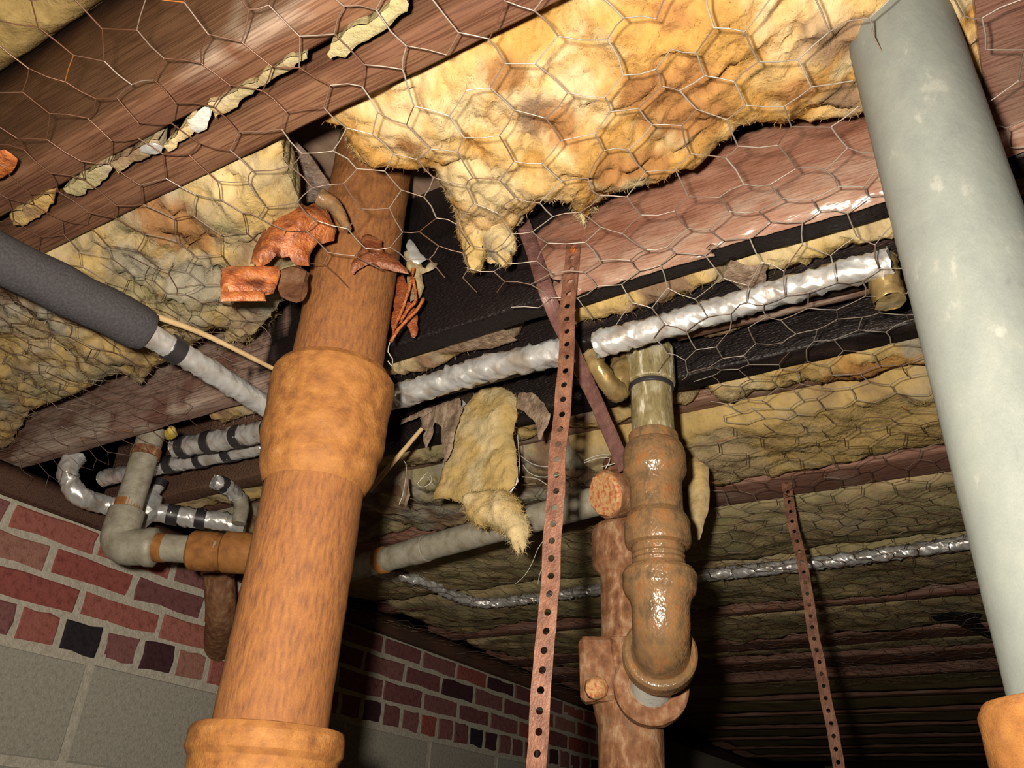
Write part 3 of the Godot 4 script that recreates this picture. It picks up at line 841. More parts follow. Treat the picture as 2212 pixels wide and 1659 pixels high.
	joist("brown joist showing as a thin line between two batts", -1.152, -1.19, pinkc, M.wood, 7.0, -1.72, 2.2, .668, .915)
	var far := wood_colour(Color(.3, .165, .125), Color(.2, .1, .078), Color(.4, .3, .24), 8.0, .35)
	joist("wide pinkish brown joist that the far perforated strap is nailed to", -1.43, -1.525, far, M.wood, 8.0, -1.72, 2.2, .628, .915, .03)
	joist("pinkish brown joist just behind the long foil edge", -1.965, -2.01, far, M.wood, 9.0, -1.72, 2.2, .635, .915, .04)
	joist("pinkish brown joist one bay past the long foil edge", -2.30, -2.345, far, M.wood, 10.0, -1.72, 2.2, .628, .915, .04)
	joist("wide pinkish brown joist two bays past the long foil edge", -2.68, -2.80, far, M.wood, 11.0, -1.72, 2.2, .628, .915, .05)
	joist("wide pinkish brown joist at the end of the far netting", -2.95, -3.10, far, M.wood, 12.0, -1.72, 2.2, .625, .915, .05)
	for i in 7:
		var z := -3.3 - .41 * i
		joist("bare joist in the unlit far end of the crawl space", z, z - .05, far, M.wood, 20.0 + i, -1.72, 2.2, .628, .915, .1).set_meta("group", "bare joists in the far end")
	# flat boards seen to the right of the grey pipe
	var bd := obj("blocking_board", timber(.096, 1.2, .655, .70, -.392, -.744, 30.0, wood_colour(Color(.25, .13, .1), Color(.16, .075, .06), Color(.36, .25, .2), 31.0, .35), .003, .03), M.wood_wet)
	tag(bd, "wide wet pinkish board fixed flat between joists beside the grey pipe", "board")

# ---------------------------------------------------------------- insulation in the bays
func batt(label: String, m: ArrayMesh, strands := 0, length := .012) -> MeshInstance3D:
	var o := obj("insulation_batt", m, M.glass_wool)
	tag(o, label, "insulation")
	if strands > 0:
		var f := obj("loose_fibres", fuzz(m, strands, length, .3, strands), M.glass_wool, o)
		f.set_meta("kind", "stuff")
	return o

func batts() -> void:
	batt("clean yellow fibreglass batt in the bay before the scraped joist", batt_mesh(-1.6, .7, .15, -.268, .868, .05, .9, wool_like([TAN, YEL, YEL, TAN], -.12, [], 3.0), .012, 1.4))
	# scraps stuffed in the slot between the two red joists
	var slot: Array = [
		[[Vector3(-0.9075, 0.622, -0.3134), Vector3(-0.8624, 0.622, -0.3085), Vector3(-0.8276, 0.622, -0.3112), Vector3(-0.8352, 0.622, -0.3208), Vector3(-0.8739, 0.622, -0.3307), Vector3(-0.9057, 0.622, -0.3308), Vector3(-0.9144, 0.622, -0.3245)], [YEL, ORA, PALE], "orange and yellow scrap of insulation wedged in the slot beside the foam sleeve"],
		[[Vector3(-0.8031, 0.622, -0.3156), Vector3(-0.7659, 0.622, -0.3131), Vector3(-0.7204, 0.622, -0.3127), Vector3(-0.7268, 0.622, -0.3232), Vector3(-0.7794, 0.622, -0.3295), Vector3(-0.8032, 0.622, -0.3272)], [OLV, PALE, OLV], "pale green scrap of insulation wedged in the slot between red joists"],
		[[Vector3(-0.7245, 0.624, -0.3174), Vector3(-0.6829, 0.624, -0.3151), Vector3(-0.6475, 0.624, -0.3164), Vector3(-0.648, 0.624, -0.3262), Vector3(-0.689, 0.624, -0.3268), Vector3(-0.7301, 0.624, -0.3285)], [BRN, TAN, BRN], "brown wet scrap of insulation wedged in the slot between red joists"],
		[[Vector3(-0.6466, 0.622, -0.3233), Vector3(-0.6085, 0.622, -0.3153), Vector3(-0.5878, 0.622, -0.3141), Vector3(-0.5988, 0.622, -0.3259), Vector3(-0.622, 0.622, -0.3291), Vector3(-0.6498, 0.622, -0.3318)], [ORA, PALE, TAN], "pinkish orange scrap of insulation wedged in the slot between red joists"],
		[[Vector3(-0.5589, 0.622, -0.3098), Vector3(-0.5165, 0.622, -0.3085), Vector3(-0.4777, 0.622, -0.3077), Vector3(-0.4356, 0.622, -0.3085), Vector3(-0.4367, 0.622, -0.3146), Vector3(-0.4745, 0.622, -0.3164), Vector3(-0.5134, 0.622, -0.3175), Vector3(-0.5431, 0.622, -0.3246), Vector3(-0.5692, 0.622, -0.3226)], [YEL, OLV, TAN, YEL], "long yellow and olive scrap of insulation in the slot between red joists"],
		[[Vector3(-0.4155, 0.618, -0.3158), Vector3(-0.3912, 0.618, -0.3104), Vector3(-0.3569, 0.618, -0.3081), Vector3(-0.3299, 0.618, -0.3057), Vector3(-0.3158, 0.618, -0.3065), Vector3(-0.3242, 0.618, -0.3176), Vector3(-0.3458, 0.618, -0.3212), Vector3(-0.3733, 0.618, -0.3232), Vector3(-0.4019, 0.618, -0.3253), Vector3(-0.4172, 0.618, -0.3227)], [OLV, OLV, TAN], "greenish leaf shaped flap of insulation drooping from the slot"]]
	for i in slot.size():
		var o := obj("insulation_scrap", puff(slot[i][0], .002, .03, .005, Vector3.DOWN, wool_like(slot[i][1], .08, [], 7.0 + i), .005, .22, .006, .3), M.glass_wool)
		tag(o, slot[i][2], "insulation")
	var pap := obj("paper_scrap", puff([Vector3(-0.5958, 0.622, -0.3139), Vector3(-0.5769, 0.622, -0.3093), Vector3(-0.5605, 0.622, -0.3089), Vector3(-0.5699, 0.622, -0.3196), Vector3(-0.5874, 0.622, -0.3292), Vector3(-0.6, 0.622, -0.3294), Vector3(-0.6039, 0.622, -0.3232)], .002, .003, .003, Vector3.DOWN, white, .006, .1, .002, .4), M.stub)
	tag(pap, "whitish paper scrap caught in the slot between red joists", "paper")
	var gl := obj("foil_scrap", puff([Vector3(-0.6675, 0.618, -0.311), Vector3(-0.6488, 0.618, -0.3136), Vector3(-0.6435, 0.618, -0.3221), Vector3(-0.6529, 0.618, -0.3273), Vector3(-0.6649, 0.618, -0.324), Vector3(-0.6715, 0.618, -0.3175)], .004, .003, .006, Vector3.DOWN, white, .005, .4, .002, .3), M.foil)
	tag(gl, "glinting crumpled foil bit in the slot between red joists", "foil")
	# the big sagging batt over the soil pipe
	var main: Array = [Vector3(-0.5253, 0.69, -0.4199), Vector3(-0.506, 0.69, -0.4301), Vector3(-0.5182, 0.69, -0.4523), Vector3(-0.5173, 0.69, -0.47), Vector3(-0.5231, 0.69, -0.4912), Vector3(-0.5015, 0.69, -0.4968), Vector3(-0.4844, 0.69, -0.5115), Vector3(-0.4711, 0.69, -0.5234), Vector3(-0.454, 0.69, -0.5274), Vector3(-0.4618, 0.69, -0.5605), Vector3(-0.4691, 0.69, -0.5851), Vector3(-0.47, 0.69, -0.6049), Vector3(-0.4929, 0.69, -0.6416), Vector3(-0.5031, 0.69, -0.6724), Vector3(-0.5183, 0.69, -0.7049), Vector3(-0.5083, 0.69, -0.7033), Vector3(-0.487, 0.69, -0.6859), Vector3(-0.4775, 0.69, -0.708), Vector3(-0.4611, 0.69, -0.712), Vector3(-0.4404, 0.69, -0.6888), Vector3(-0.4266, 0.69, -0.6617), Vector3(-0.4059, 0.69, -0.6493), Vector3(-0.3867, 0.69, -0.6442), Vector3(-0.3636, 0.69, -0.6326), Vector3(-0.3499, 0.69, -0.6353), Vector3(-0.3444, 0.69, -0.6515), Vector3(-0.338, 0.69, -0.6712), Vector3(-0.3359, 0.69, -0.6929), Vector3(-0.3211, 0.69, -0.6726), Vector3(-0.3008, 0.69, -0.6634), Vector3(-0.2772, 0.69, -0.6616), Vector3(-0.2526, 0.69, -0.6591), Vector3(-0.2315, 0.69, -0.6634), Vector3(-0.2051, 0.69, -0.6559), Vector3(-0.1809, 0.69, -0.6646), Vector3(-0.1594, 0.69, -0.6532), Vector3(-0.1495, 0.69, -0.6403), Vector3(-0.1378, 0.69, -0.6421), Vector3(-0.1245, 0.69, -0.6316), Vector3(-0.1098, 0.69, -0.6323), Vector3(-0.103, 0.69, -0.643), Vector3(-0.072, 0.69, -0.6551), Vector3(-0.042, 0.69, -0.6696), Vector3(-0.015, 0.69, -0.6741), Vector3(0.0289, 0.69, -0.6804), Vector3(0.0712, 0.69, -0.6865), Vector3(0.1122, 0.69, -0.6893), Vector3(0.1202, 0.69, -0.5528), Vector3(-0.0661, 0.69, -0.4371), Vector3(-0.1777, 0.69, -0.3952), Vector3(-0.2754, 0.69, -0.3992), Vector3(-0.3804, 0.69, -0.3949), Vector3(-0.477, 0.69, -0.3947)]
	var mspots := [[Vector3(-0.1287, 0.655, -0.4664), .1, ORA], [Vector3(-0.1364, 0.655, -0.5128), .085, ORA], [Vector3(-0.1767, 0.655, -0.4971), .06, ORA], [Vector3(-0.1305, 0.655, -0.5783), .06, ORA], [Vector3(-0.243, 0.655, -0.5823), .06, ORA], [Vector3(-0.1691, 0.655, -0.5384), .062, RUSTY], [Vector3(-0.1538, 0.655, -0.5761), .05, RUSTY], [Vector3(-0.1809, 0.655, -0.5194), .04, RUSTY], [Vector3(-0.2612, 0.655, -0.605), .035, RUSTY], [Vector3(-0.2219, 0.655, -0.6084), .03, RUSTY], [Vector3(-0.3006, 0.655, -0.5019), .032, BRN], [Vector3(-0.288, 0.655, -0.5189), .03, RUSTY], [Vector3(-0.3022, 0.655, -0.4393), .022, RUSTY], [Vector3(-0.138, 0.655, -0.4561), .02, RUSTY], [Vector3(-0.443, 0.655, -0.4699), .022, RUSTY], [Vector3(-0.0155, 0.655, -0.5382), .035, BRN], [Vector3(-0.0272, 0.655, -0.6169), .03, BRN], [Vector3(-0.0619, 0.655, -0.5953), .03, RUSTY], [Vector3(-0.3736, 0.655, -0.4564), .03, PALE], [Vector3(-0.4015, 0.655, -0.5545), .05, PALE]]
	var mcol := wool_like([Color(.54, .41, .24), Color(.5, .335, .155), Color(.55, .4, .22), Color(.5, .33, .14), ORA, TAN], -.16, mspots, 1.0)
	batt("big sagging yellow and orange stained batt torn open above the soil pipe", puff(main, .035, .08, .06, Vector3.DOWN, mcol, .0055, .85, .007, 1.1), 6000, .006)
	# dirty batt between soil pipe and brick wall
	var lb: Array = [Vector3(-0.5601, 0.655, -0.3935), Vector3(-0.5729, 0.655, -0.4209), Vector3(-0.6061, 0.655, -0.4722), Vector3(-0.6563, 0.655, -0.5322), Vector3(-0.7158, 0.655, -0.5867), Vector3(-0.7854, 0.655, -0.6229), Vector3(-0.8541, 0.655, -0.6565), Vector3(-0.9061, 0.655, -0.6672), Vector3(-0.8885, 0.655, -0.6233), Vector3(-0.9165, 0.655, -0.6176), Vector3(-0.9535, 0.655, -0.6298), Vector3(-1.006, 0.655, -0.6503), Vector3(-1.089, 0.655, -0.6565), Vector3(-1.161, 0.655, -0.6807), Vector3(-1.154, 0.655, -0.6409), Vector3(-1.222, 0.655, -0.6447), Vector3(-1.312, 0.655, -0.6541), Vector3(-1.437, 0.655, -0.6551), Vector3(-1.62, 0.655, -0.7303), Vector3(-1.832, 0.655, -0.7557), Vector3(-1.924, 0.655, -0.6888), Vector3(-1.341, 0.655, -0.4), Vector3(-1.064, 0.655, -0.3446), Vector3(-0.9106, 0.655, -0.3823), Vector3(-0.6907, 0.655, -0.3793)]
	var lspots := [[Vector3(-0.7542, 0.65, -0.3869), .06, GRY], [Vector3(-0.7593, 0.65, -0.4248), .06, RUSTY], [Vector3(-0.8877, 0.65, -0.5159), .07, OLV], [Vector3(-0.8357, 0.65, -0.5191), .05, GRY], [Vector3(-0.6473, 0.65, -0.3963), .05, PALE], [Vector3(-0.6429, 0.65, -0.4489), .05, YEL], [Vector3(-0.8707, 0.65, -0.4575), .05, GRY], [Vector3(-1.079, 0.65, -0.4198), .05, BRN]]
	batt("dirty olive and tan batt covered by crumpled netting beside the brick wall", puff(lb, .02, .09, .05, Vector3.DOWN, wool_like([OLV, TAN, YEL, TAN, GRY], .06, lspots, 2.0), .008, .95, .008, .75), 4000, .01)
	# bay with the foil pipe
	var bay := [[-1.15, -.52, "brown and yellow strip of batt above the foil pipe near the soil pipe", [BRN, TAN, YEL, BRN, TAN], .14], [-.46, -.2, "soiled grey-yellow strip of batt above the foil pipe past the near strap", [GRY, TAN, YEL, BRN], .16], [-.21, .9, "bright yellow strip of batt above the foil pipe beside the grey pipe", [YEL, YEL, PALE, TAN], 0.0]]
	for i in bay.size():
		batt(bay[i][2], batt_mesh(bay[i][0], bay[i][1], -.79, -.866, .645, .1, .7, wool_like(bay[i][3], bay[i][4], [], 11.0 + i), .007, .7, .004, i * 3.0), 900, .01)
	batt("brown crusted wad behind the pinkish board", batt_mesh(-.3, .35, -.945, -1.01, .675, .1, .6, wool_like([BRN, TAN, BRN], .15, [], 15.0), .008, .6))
	batt("yellow batt hung with sooty fuzz left of the drain tube", batt_mesh(-1.1, -.4, -.945, -1.01, .70, .1, .8, wool_like([OLV, BRN, TAN], .1, [], 16.0), .009, .7))
	batt("bright yellow and orange batt between the two black joists", batt_mesh(-.33, 1.2, -1.05, -1.165, .645, .12, .8, wool_like([YEL, ORA, YEL, PALE], -.08, [[Vector3(-.1, .64, -1.14), .06, RUSTY], [Vector3(-.02, .64, -1.12), .04, ORA], [Vector3(.0, .64, -1.08), .05, GRY]], 17.0), .009, 1.0), 1500)
	batt("olive fuzzy batt between the black joists left of the drain tube", batt_mesh(-1.6, -.34, -1.05, -1.165, .655, .12, .9, wool_like([OLV, TAN, YEL, BRN], .1, [], 18.0), .01, .8))
	batt("tan and yellow batt under rusty netting before the far strap", batt_mesh(-.62, 1.2, -1.18, -1.44, .628, .12, .7, wool_like([TAN, YEL, YEL, TAN], -.08, [[Vector3(.0, .62, -1.36), .16, YEL]], 19.0), .012, 1.2, .012), 1500)
	batt("soiled olive batt above the galvanised drain line", batt_mesh(-1.62, -.62, -1.18, -1.44, .64, .12, 1.0, wool_like([OLV, GRY, BRN, TAN], .12, [], 20.0), .012, .9))
	batt("olive batt behind the far strap joist", batt_mesh(-1.62, 1.4, -1.522, -1.885, .63, .12, .6, wool_like([OLV * 1.1, OLV, TAN * 1.1, OLV * 1.1], -.1, [], 21.0), .018, 1.4, .015))
	batt("olive batt hanging just past the long foil edge", batt_mesh(-1.62, 1.4, -1.90, -2.29, .634, .12, .65, wool_like([OLV * 1.1, OLV, TAN * 1.1, OLV], .0, [], 22.0), .02, 1.4, .015))
	batt("olive batt in the second bay past the long foil edge", batt_mesh(-1.62, 1.4, -2.34, -2.68, .63, .12, .8, wool_like([OLV, TAN * 1.1, OLV], .0, [], 23.0), .024, 1.4))
	batt("narrow olive batt between the two wide far joists", batt_mesh(-1.62, 1.4, -2.8, -2.95, .64, .12, .8, wool_like([OLV, TAN], .0, [], 24.0), .024, 1.4))
	for i in 7:
		var z := -3.35 - .41 * i
		var fb := batt("olive batt in the unlit far end of the crawl space", batt_mesh(-1.62, 2.1, z + .02, z - .385, .637, .12, .25, wool_like([OLV, TAN, OLV], .0, [], 50.0 + i), .05, 1.6, .0))
		fb.set_meta("group", "batts in the far end")
	# rolled foil facing edges on the far batts
	var fe := thing("foil_facing", "long shiny foil edge of a batt running past the far strap", "foil")
	foil_pipe(fe, [Vector3(-.95, .605, -1.895), Vector3(-.615, .612, -1.9), Vector3(-.3, .606, -1.88), Vector3(.2, .61, -1.86), Vector3(.9, .61, -1.86)], .0145, [], M.foil, .0035)
	var fe2 := thing("foil_facing", "dull sagging foil edge of a batt behind the galvanised drain line", "foil")
	foil_pipe(fe2, [Vector3(-1.42, .62, -1.55), Vector3(-1.31, .615, -1.66), Vector3(-1.25, .6, -1.86), Vector3(-1.12, .602, -1.90), Vector3(-.96, .606, -1.9)], .0125, [], M.foil, .004)

# ---------------------------------------------------------------- the two big vertical pipes
func big_pipes() -> void:
	var t := thing("soil_pipe", "thick orange rusted cast iron soil pipe with a bulging hub", "pipe")
	var x := -.655; var z := -.63
	obj("upper_length", turned(x, z, [[.46, .057], [.92, .057]], 64, .0012, 40.0), M.rust, t)
	obj("hub", turned(x, z, [[.355, .057], [.362, .062], [.372, .066], [.382, .068], [.398, .069], [.405, .0715], [.412, .0735], [.452, .0735], [.468, .0745], [.488, .0755], [.5, .0745], [.508, .0705], [.511, .064], [.511, .057]], 64, .0018, 45.0, white, .006), M.rust_hub, t)
	obj("lower_length", turned(x, z, [[.08, .057], [.365, .057]], 64, .0012, 40.0), M.rust, t)
	obj("lower_hub", turned(x, z, [[-.2, .057], [-.1, .06], [-.03, .071], [.068, .072], [.074, .0765], [.090, .0765], [.097, .073], [.099, .057]], 64, .0018, 45.0, white, .008), M.rust_hub, t)
	obj("buried_length", turned(x, z, [[-.5, .057], [-.15, .057]], 48, .001, 40.0), M.rust, t)
	var g := thing("grey_pipe", "smooth pale grey plastic drain pipe standing in a rusty hub", "pipe")
	obj("pipe", turned(.037, -.575, [[.05, .0445], [.92, .0445]], 72, .0004, 20.0), M.pvc, g)
	obj("rusty_hub", turned(.037, -.575, [[-.5, .046], [-.06, .048], [-.02, .058], [.06, .0615], [.082, .062], [.088, .059], [.088, .045]], 64, .0012, 40.0, white, .01), M.rust_hub, g)

# ---------------------------------------------------------------- drain tube, trap and the stack it enters
func trap_and_stack() -> void:
	var x := -.355; var z := -.94
	var t := thing("drain_trap", "wet brown drain tube with screwed fittings and an elbow", "trap")
	var tube := obj("drain_tube", turned(x, z, [[.49, .029], [.60, .029], [.72, .029]], 48, .0006, 40.0), M.tube, t)
	obj("slip_collar", turned(x, z, [[.582, .029], [.583, .0335], [.586, .0345], [.640, .0345], [.644, .033], [.645, .029]], 48, .0006, 40.0, white, .01), M.tube, t)
	obj("seal_ring", turned(x, z, [[.574, .029], [.575, .0315], [.581, .0315], [.582, .029]], 40), M.tape, tube)
	var fitting := obj("upper_fitting", turned(x, z, [[.505, .0295], [.504, .033], [.490, .0335], [.488, .037], [.480, .0405], [.474, .0418], [.449, .0415], [.443, .0385], [.438, .0352], [.43, .0342], [.392, .034], [.388, .0365], [.382, .0405], [.376, .0422], [.352, .042], [.347, .0405], [.345, .034]], 48, .0008, 50.0, white, .008), M.rust_wet, t)
	fitting.set_meta("label", "glossy wet brown coupling")
	var prof := [[.346, .033]]
	for i in 5:
		prof.append([.340 - .007 * i, .0335]); prof.append([.3365 - .007 * i, .0315])
	prof.append([.306, .033])
	obj("threaded_nipple", turned(x, z, prof, 48, .0005, 60.0, white, .006), M.rust_wet, t)
	# elbow: down, then away towards the stack
	var h := Vector3(-.41, -.10, -.9).normalized()
	var path := []; var rad := []
	for q in crisp([[.318, .035], [.316, .0425], [.310, .0458], [.292, .0455], [.285, .0425], [.278, .0372]]):
		path.append(Vector3(x, q[0], z)); rad.append(q[1])
	var c0 := Vector3(x, .268, z)
	for i in 13:
		var a := PI * .5 * i / 12.0
		var p := c0 + Vector3(0, -1, 0) * (.037 * sin(a)) + h * (.037 * (1.0 - cos(a)))
		path.append(p); rad.append(.0355 - .0006 * sin(a * 2.0))
	var e0: Vector3 = path[-1]
	for q in crisp([[.004, .0365], [.006, .043], [.010, .0462], [.032, .0465], [.036, .044], [.0365, .03]]):
		path.append(e0 + h * q[0]); rad.append(q[1])
	obj("elbow", sweep(path, rad, 48, .0007, 50.0, white, false, false), M.rust_wet, t)
	var stub_a := e0 + h * .03
	var stub_b := e0 + h * .115 + Vector3(-.008, -.014, 0)
	obj("white_stub", sweep([stub_a, stub_b], [.0285, .0285], 40), M.stub, t).set_meta("label", "pale worn pipe stub")

	var s := thing("cast_iron_stack", "mottled rusty cast iron stack with a side inlet taking the trap", "pipe")
	var sx := -.473; var sz := -1.117
	obj("lower_length", turned(sx, sz, [[-.5, .0445], [.275, .0445]], 48, .0012, 40.0), M.rust_dark, s)
	obj("upper_length", turned(sx, sz, [[.262, .04], [.45, .04]], 48, .001, 40.0), M.rust_dark, s)
	obj("middle_hub", turned(sx, sz, [[.372, .04], [.378, .046], [.385, .052], [.44, .053], [.447, .05], [.449, .04]], 48, .0014, 40.0, white, .01), M.rust_dark, s)
	obj("inlet_body", turned(sx, sz, [[.16, .0445], [.175, .049], [.2, .055], [.262, .056], [.271, .053], [.273, .04]], 48, .0014, 40.0, white, .01), M.rust_dark, s)
	# side inlet: bell with a thick lip round the stub
	var lip := stub_b - h * .018
	var back := Vector3(sx, .19, sz)
	var bell := []; var br := []
	for q in crisp([[.0, .031], [.0005, .046], [.004, .050], [.022, .050], [.026, .047], [.05, .043]]):
		bell.append(lip + h * q[0]); br.append(q[1])
	bell.append(back); br.append(.038)
	var inlet := obj("side_inlet", sweep(bell, br, 40, .0012, 40.0, white, false, false), M.rust_dark, s)
	obj("lead_ring", sweep([lip + h * .006, lip + h * .012], [.0445, .0445], 36), M.rust_dark, inlet)
	# lug with a bolt cast on the inlet body
	var lug := obj("bolt_lug", chip_box(Vector3(.05, .085, .03), .006, .003, 77), M.rust_dark, s)
	lug.position = Vector3(-.497, .228, -1.063); lug.rotation = Vector3(0, .45, .1)
	var bolt := obj("bolt_head", sweep([Vector3(0, 0, 0), Vector3(0, 0, .014), Vector3(0, 0, .018)], [.015, .0145, .010], 8, .001, 60.0), M.plug, s)
	bolt.position = Vector3(-.488, .201, -1.046); bolt.rotation = Vector3(.3, -.1, 0)
	# upper tee with a cleanout face turned to the near side
	obj("tee_body", turned(sx + .012, sz - .01, [[.43, .04], [.455, .048], [.53, .05], [.56, .05], [.565, .04]], 48, .0014, 40.0, white, .01), M.rust_dark, s)
	var n := Vector3(-.42, -.32, .85).normalized()
	var fc: Vector3 = Vector3(-0.4732, 0.4743, -1.037)
	obj("cleanout_neck", sweep([fc - n * .10, fc - n * .012, fc - n * .004], [.036, .037, .036], 36, .0012, 50.0), M.rust_dark, s)
	var rim := []
	var plug := obj("cleanout_plug", sweep([fc - n * .006, fc, fc + n * .003], [.0355, .0355, .032], 9, .003, 30.0), M.plug, s)
	plug.set_meta("label", "pale orange plug speckled with red rust")

# ---------------------------------------------------------------- smaller drain lines
func drain_lines() -> void:
	var g := thing("drain_line", "grey galvanised drain line rising into the rusty stack", "pipe")
	var a := Vector3(-1.16, .47, -1.19); var b := Vector3(-.50, .498, -1.105)
	obj("pipe", sweep(run(a, b, .02), same(.0235, run(a, b, .02).size()), 32, .0006, 40.0), M.galv, g)
	var d := (b - a).normalized()
	var j := a.lerp(b, .26)
	obj("joint_ring", sweep([j - d * .02, j - d * .018, j - d * .002, j], [.0235, .0262, .0262, .0235], 32), M.rust_hub, g)
	var k := a.lerp(b, .40)
	obj("pipe_collar", sweep([k - d * .022, k - d * .02, k + d * .012, k + d * .014], [.0235, .0255, .0255, .0235], 32), M.galv, g)
	var e: Vector3 = Vector3(-1.307, 0.435, -0.8201)
	var c: Vector3 = Vector3(-1.203, 0.435, -0.8918)
	var f: Vector3 = Vector3(-1.119, 0.435, -0.9339)
	var w := thing("drain_elbow_line", "grey drain pipe dropping to an elbow beside the brick wall", "pipe")
	var up := Vector3(e.x + .004, .66, e.z)
	var riser := obj("riser", sweep(run(e + Vector3(0, .03, 0), up, .02), same(.024, run(e + Vector3(0, .03, 0), up, .02).size()), 32, .0005, 40.0), M.galv, w)
	obj("red_ring", sweep([Vector3(up.x, .604, up.z), Vector3(up.x, .62, up.z)], [.0262, .0262], 28), M.rust_dark, riser)
	obj("rust_ring", sweep([e + Vector3(0, .068, 0), e + Vector3(0, .082, 0)], [.0248, .0248], 28), M.rust_hub, riser)
	var dir := (f - e).normalized()
	var ep := [e + Vector3(0, .068, 0), e + Vector3(0, .064, 0), e + Vector3(0, .03, 0)]
	var er := [.0245, .031, .0315]
	for i in 9:
		var an := PI * .5 * i / 8.0
		ep.append(e + Vector3(0, .022, 0) - Vector3(0, .024 * sin(an), 0) + dir * (.024 * (1.0 - cos(an)))); er.append(.0315)
	ep.append(e + dir * .05); er.append(.0315)
	ep.append(e + dir * .054); er.append(.034)
	ep.append(e + dir * .068); er.append(.034)
	ep.append(e + dir * .07); er.append(.025)
	obj("elbow", sweep(ep, er, 32, .0008, 40.0), M.galv, w)
	obj("cross_pipe", sweep(run(e + dir * .05, f, .02), same(.024, run(e + dir * .05, f, .02).size()), 32, .0005, 40.0), M.galv, w)
	obj("rust_band", sweep([e + dir * .07, e + dir * .086], [.0252, .0252], 28), M.rust_hub, w)
	var kp := []; var kr := []
	for q in crisp([[-.002, .024], [.0, .029], [.006, .0345], [.046, .0345], [.05, .0315], [.06, .0315], [.064, .0365], [.10, .0365], [.118, .033], [.122, .02]]):
		kp.append(c + dir * q[0]); kr.append(q[1])
	obj("rusty_coupling", sweep(kp, kr, 32, .0018, 45.0), M.rust_hub, w)
	# stub of old pipe between coupling and wall
	var o := thing("old_rusty_stub", "short red rusted pipe stub against the bricks behind the soil pipe", "pipe")
	var q: Vector3 = Vector3(-1.52, 0.5169, -1.217)
	var q2: Vector3 = Vector3(-1.54, 0.442, -1.268)
	var q3: Vector3 = Vector3(-1.66, 0.4008, -1.378)
	var sp := bend([q + Vector3(0, .01, 0), q2, q3], .012)
	obj("pipe", sweep(sp, same(.034, sp.size()), 28, .002, 40.0), M.rust_dark, o)
	obj("pale_lip", sweep([q + Vector3(0, .0, 0), q + Vector3(0, .02, 0)], [.0375, .0365], 24, .003, 60.0), M.plug, o)

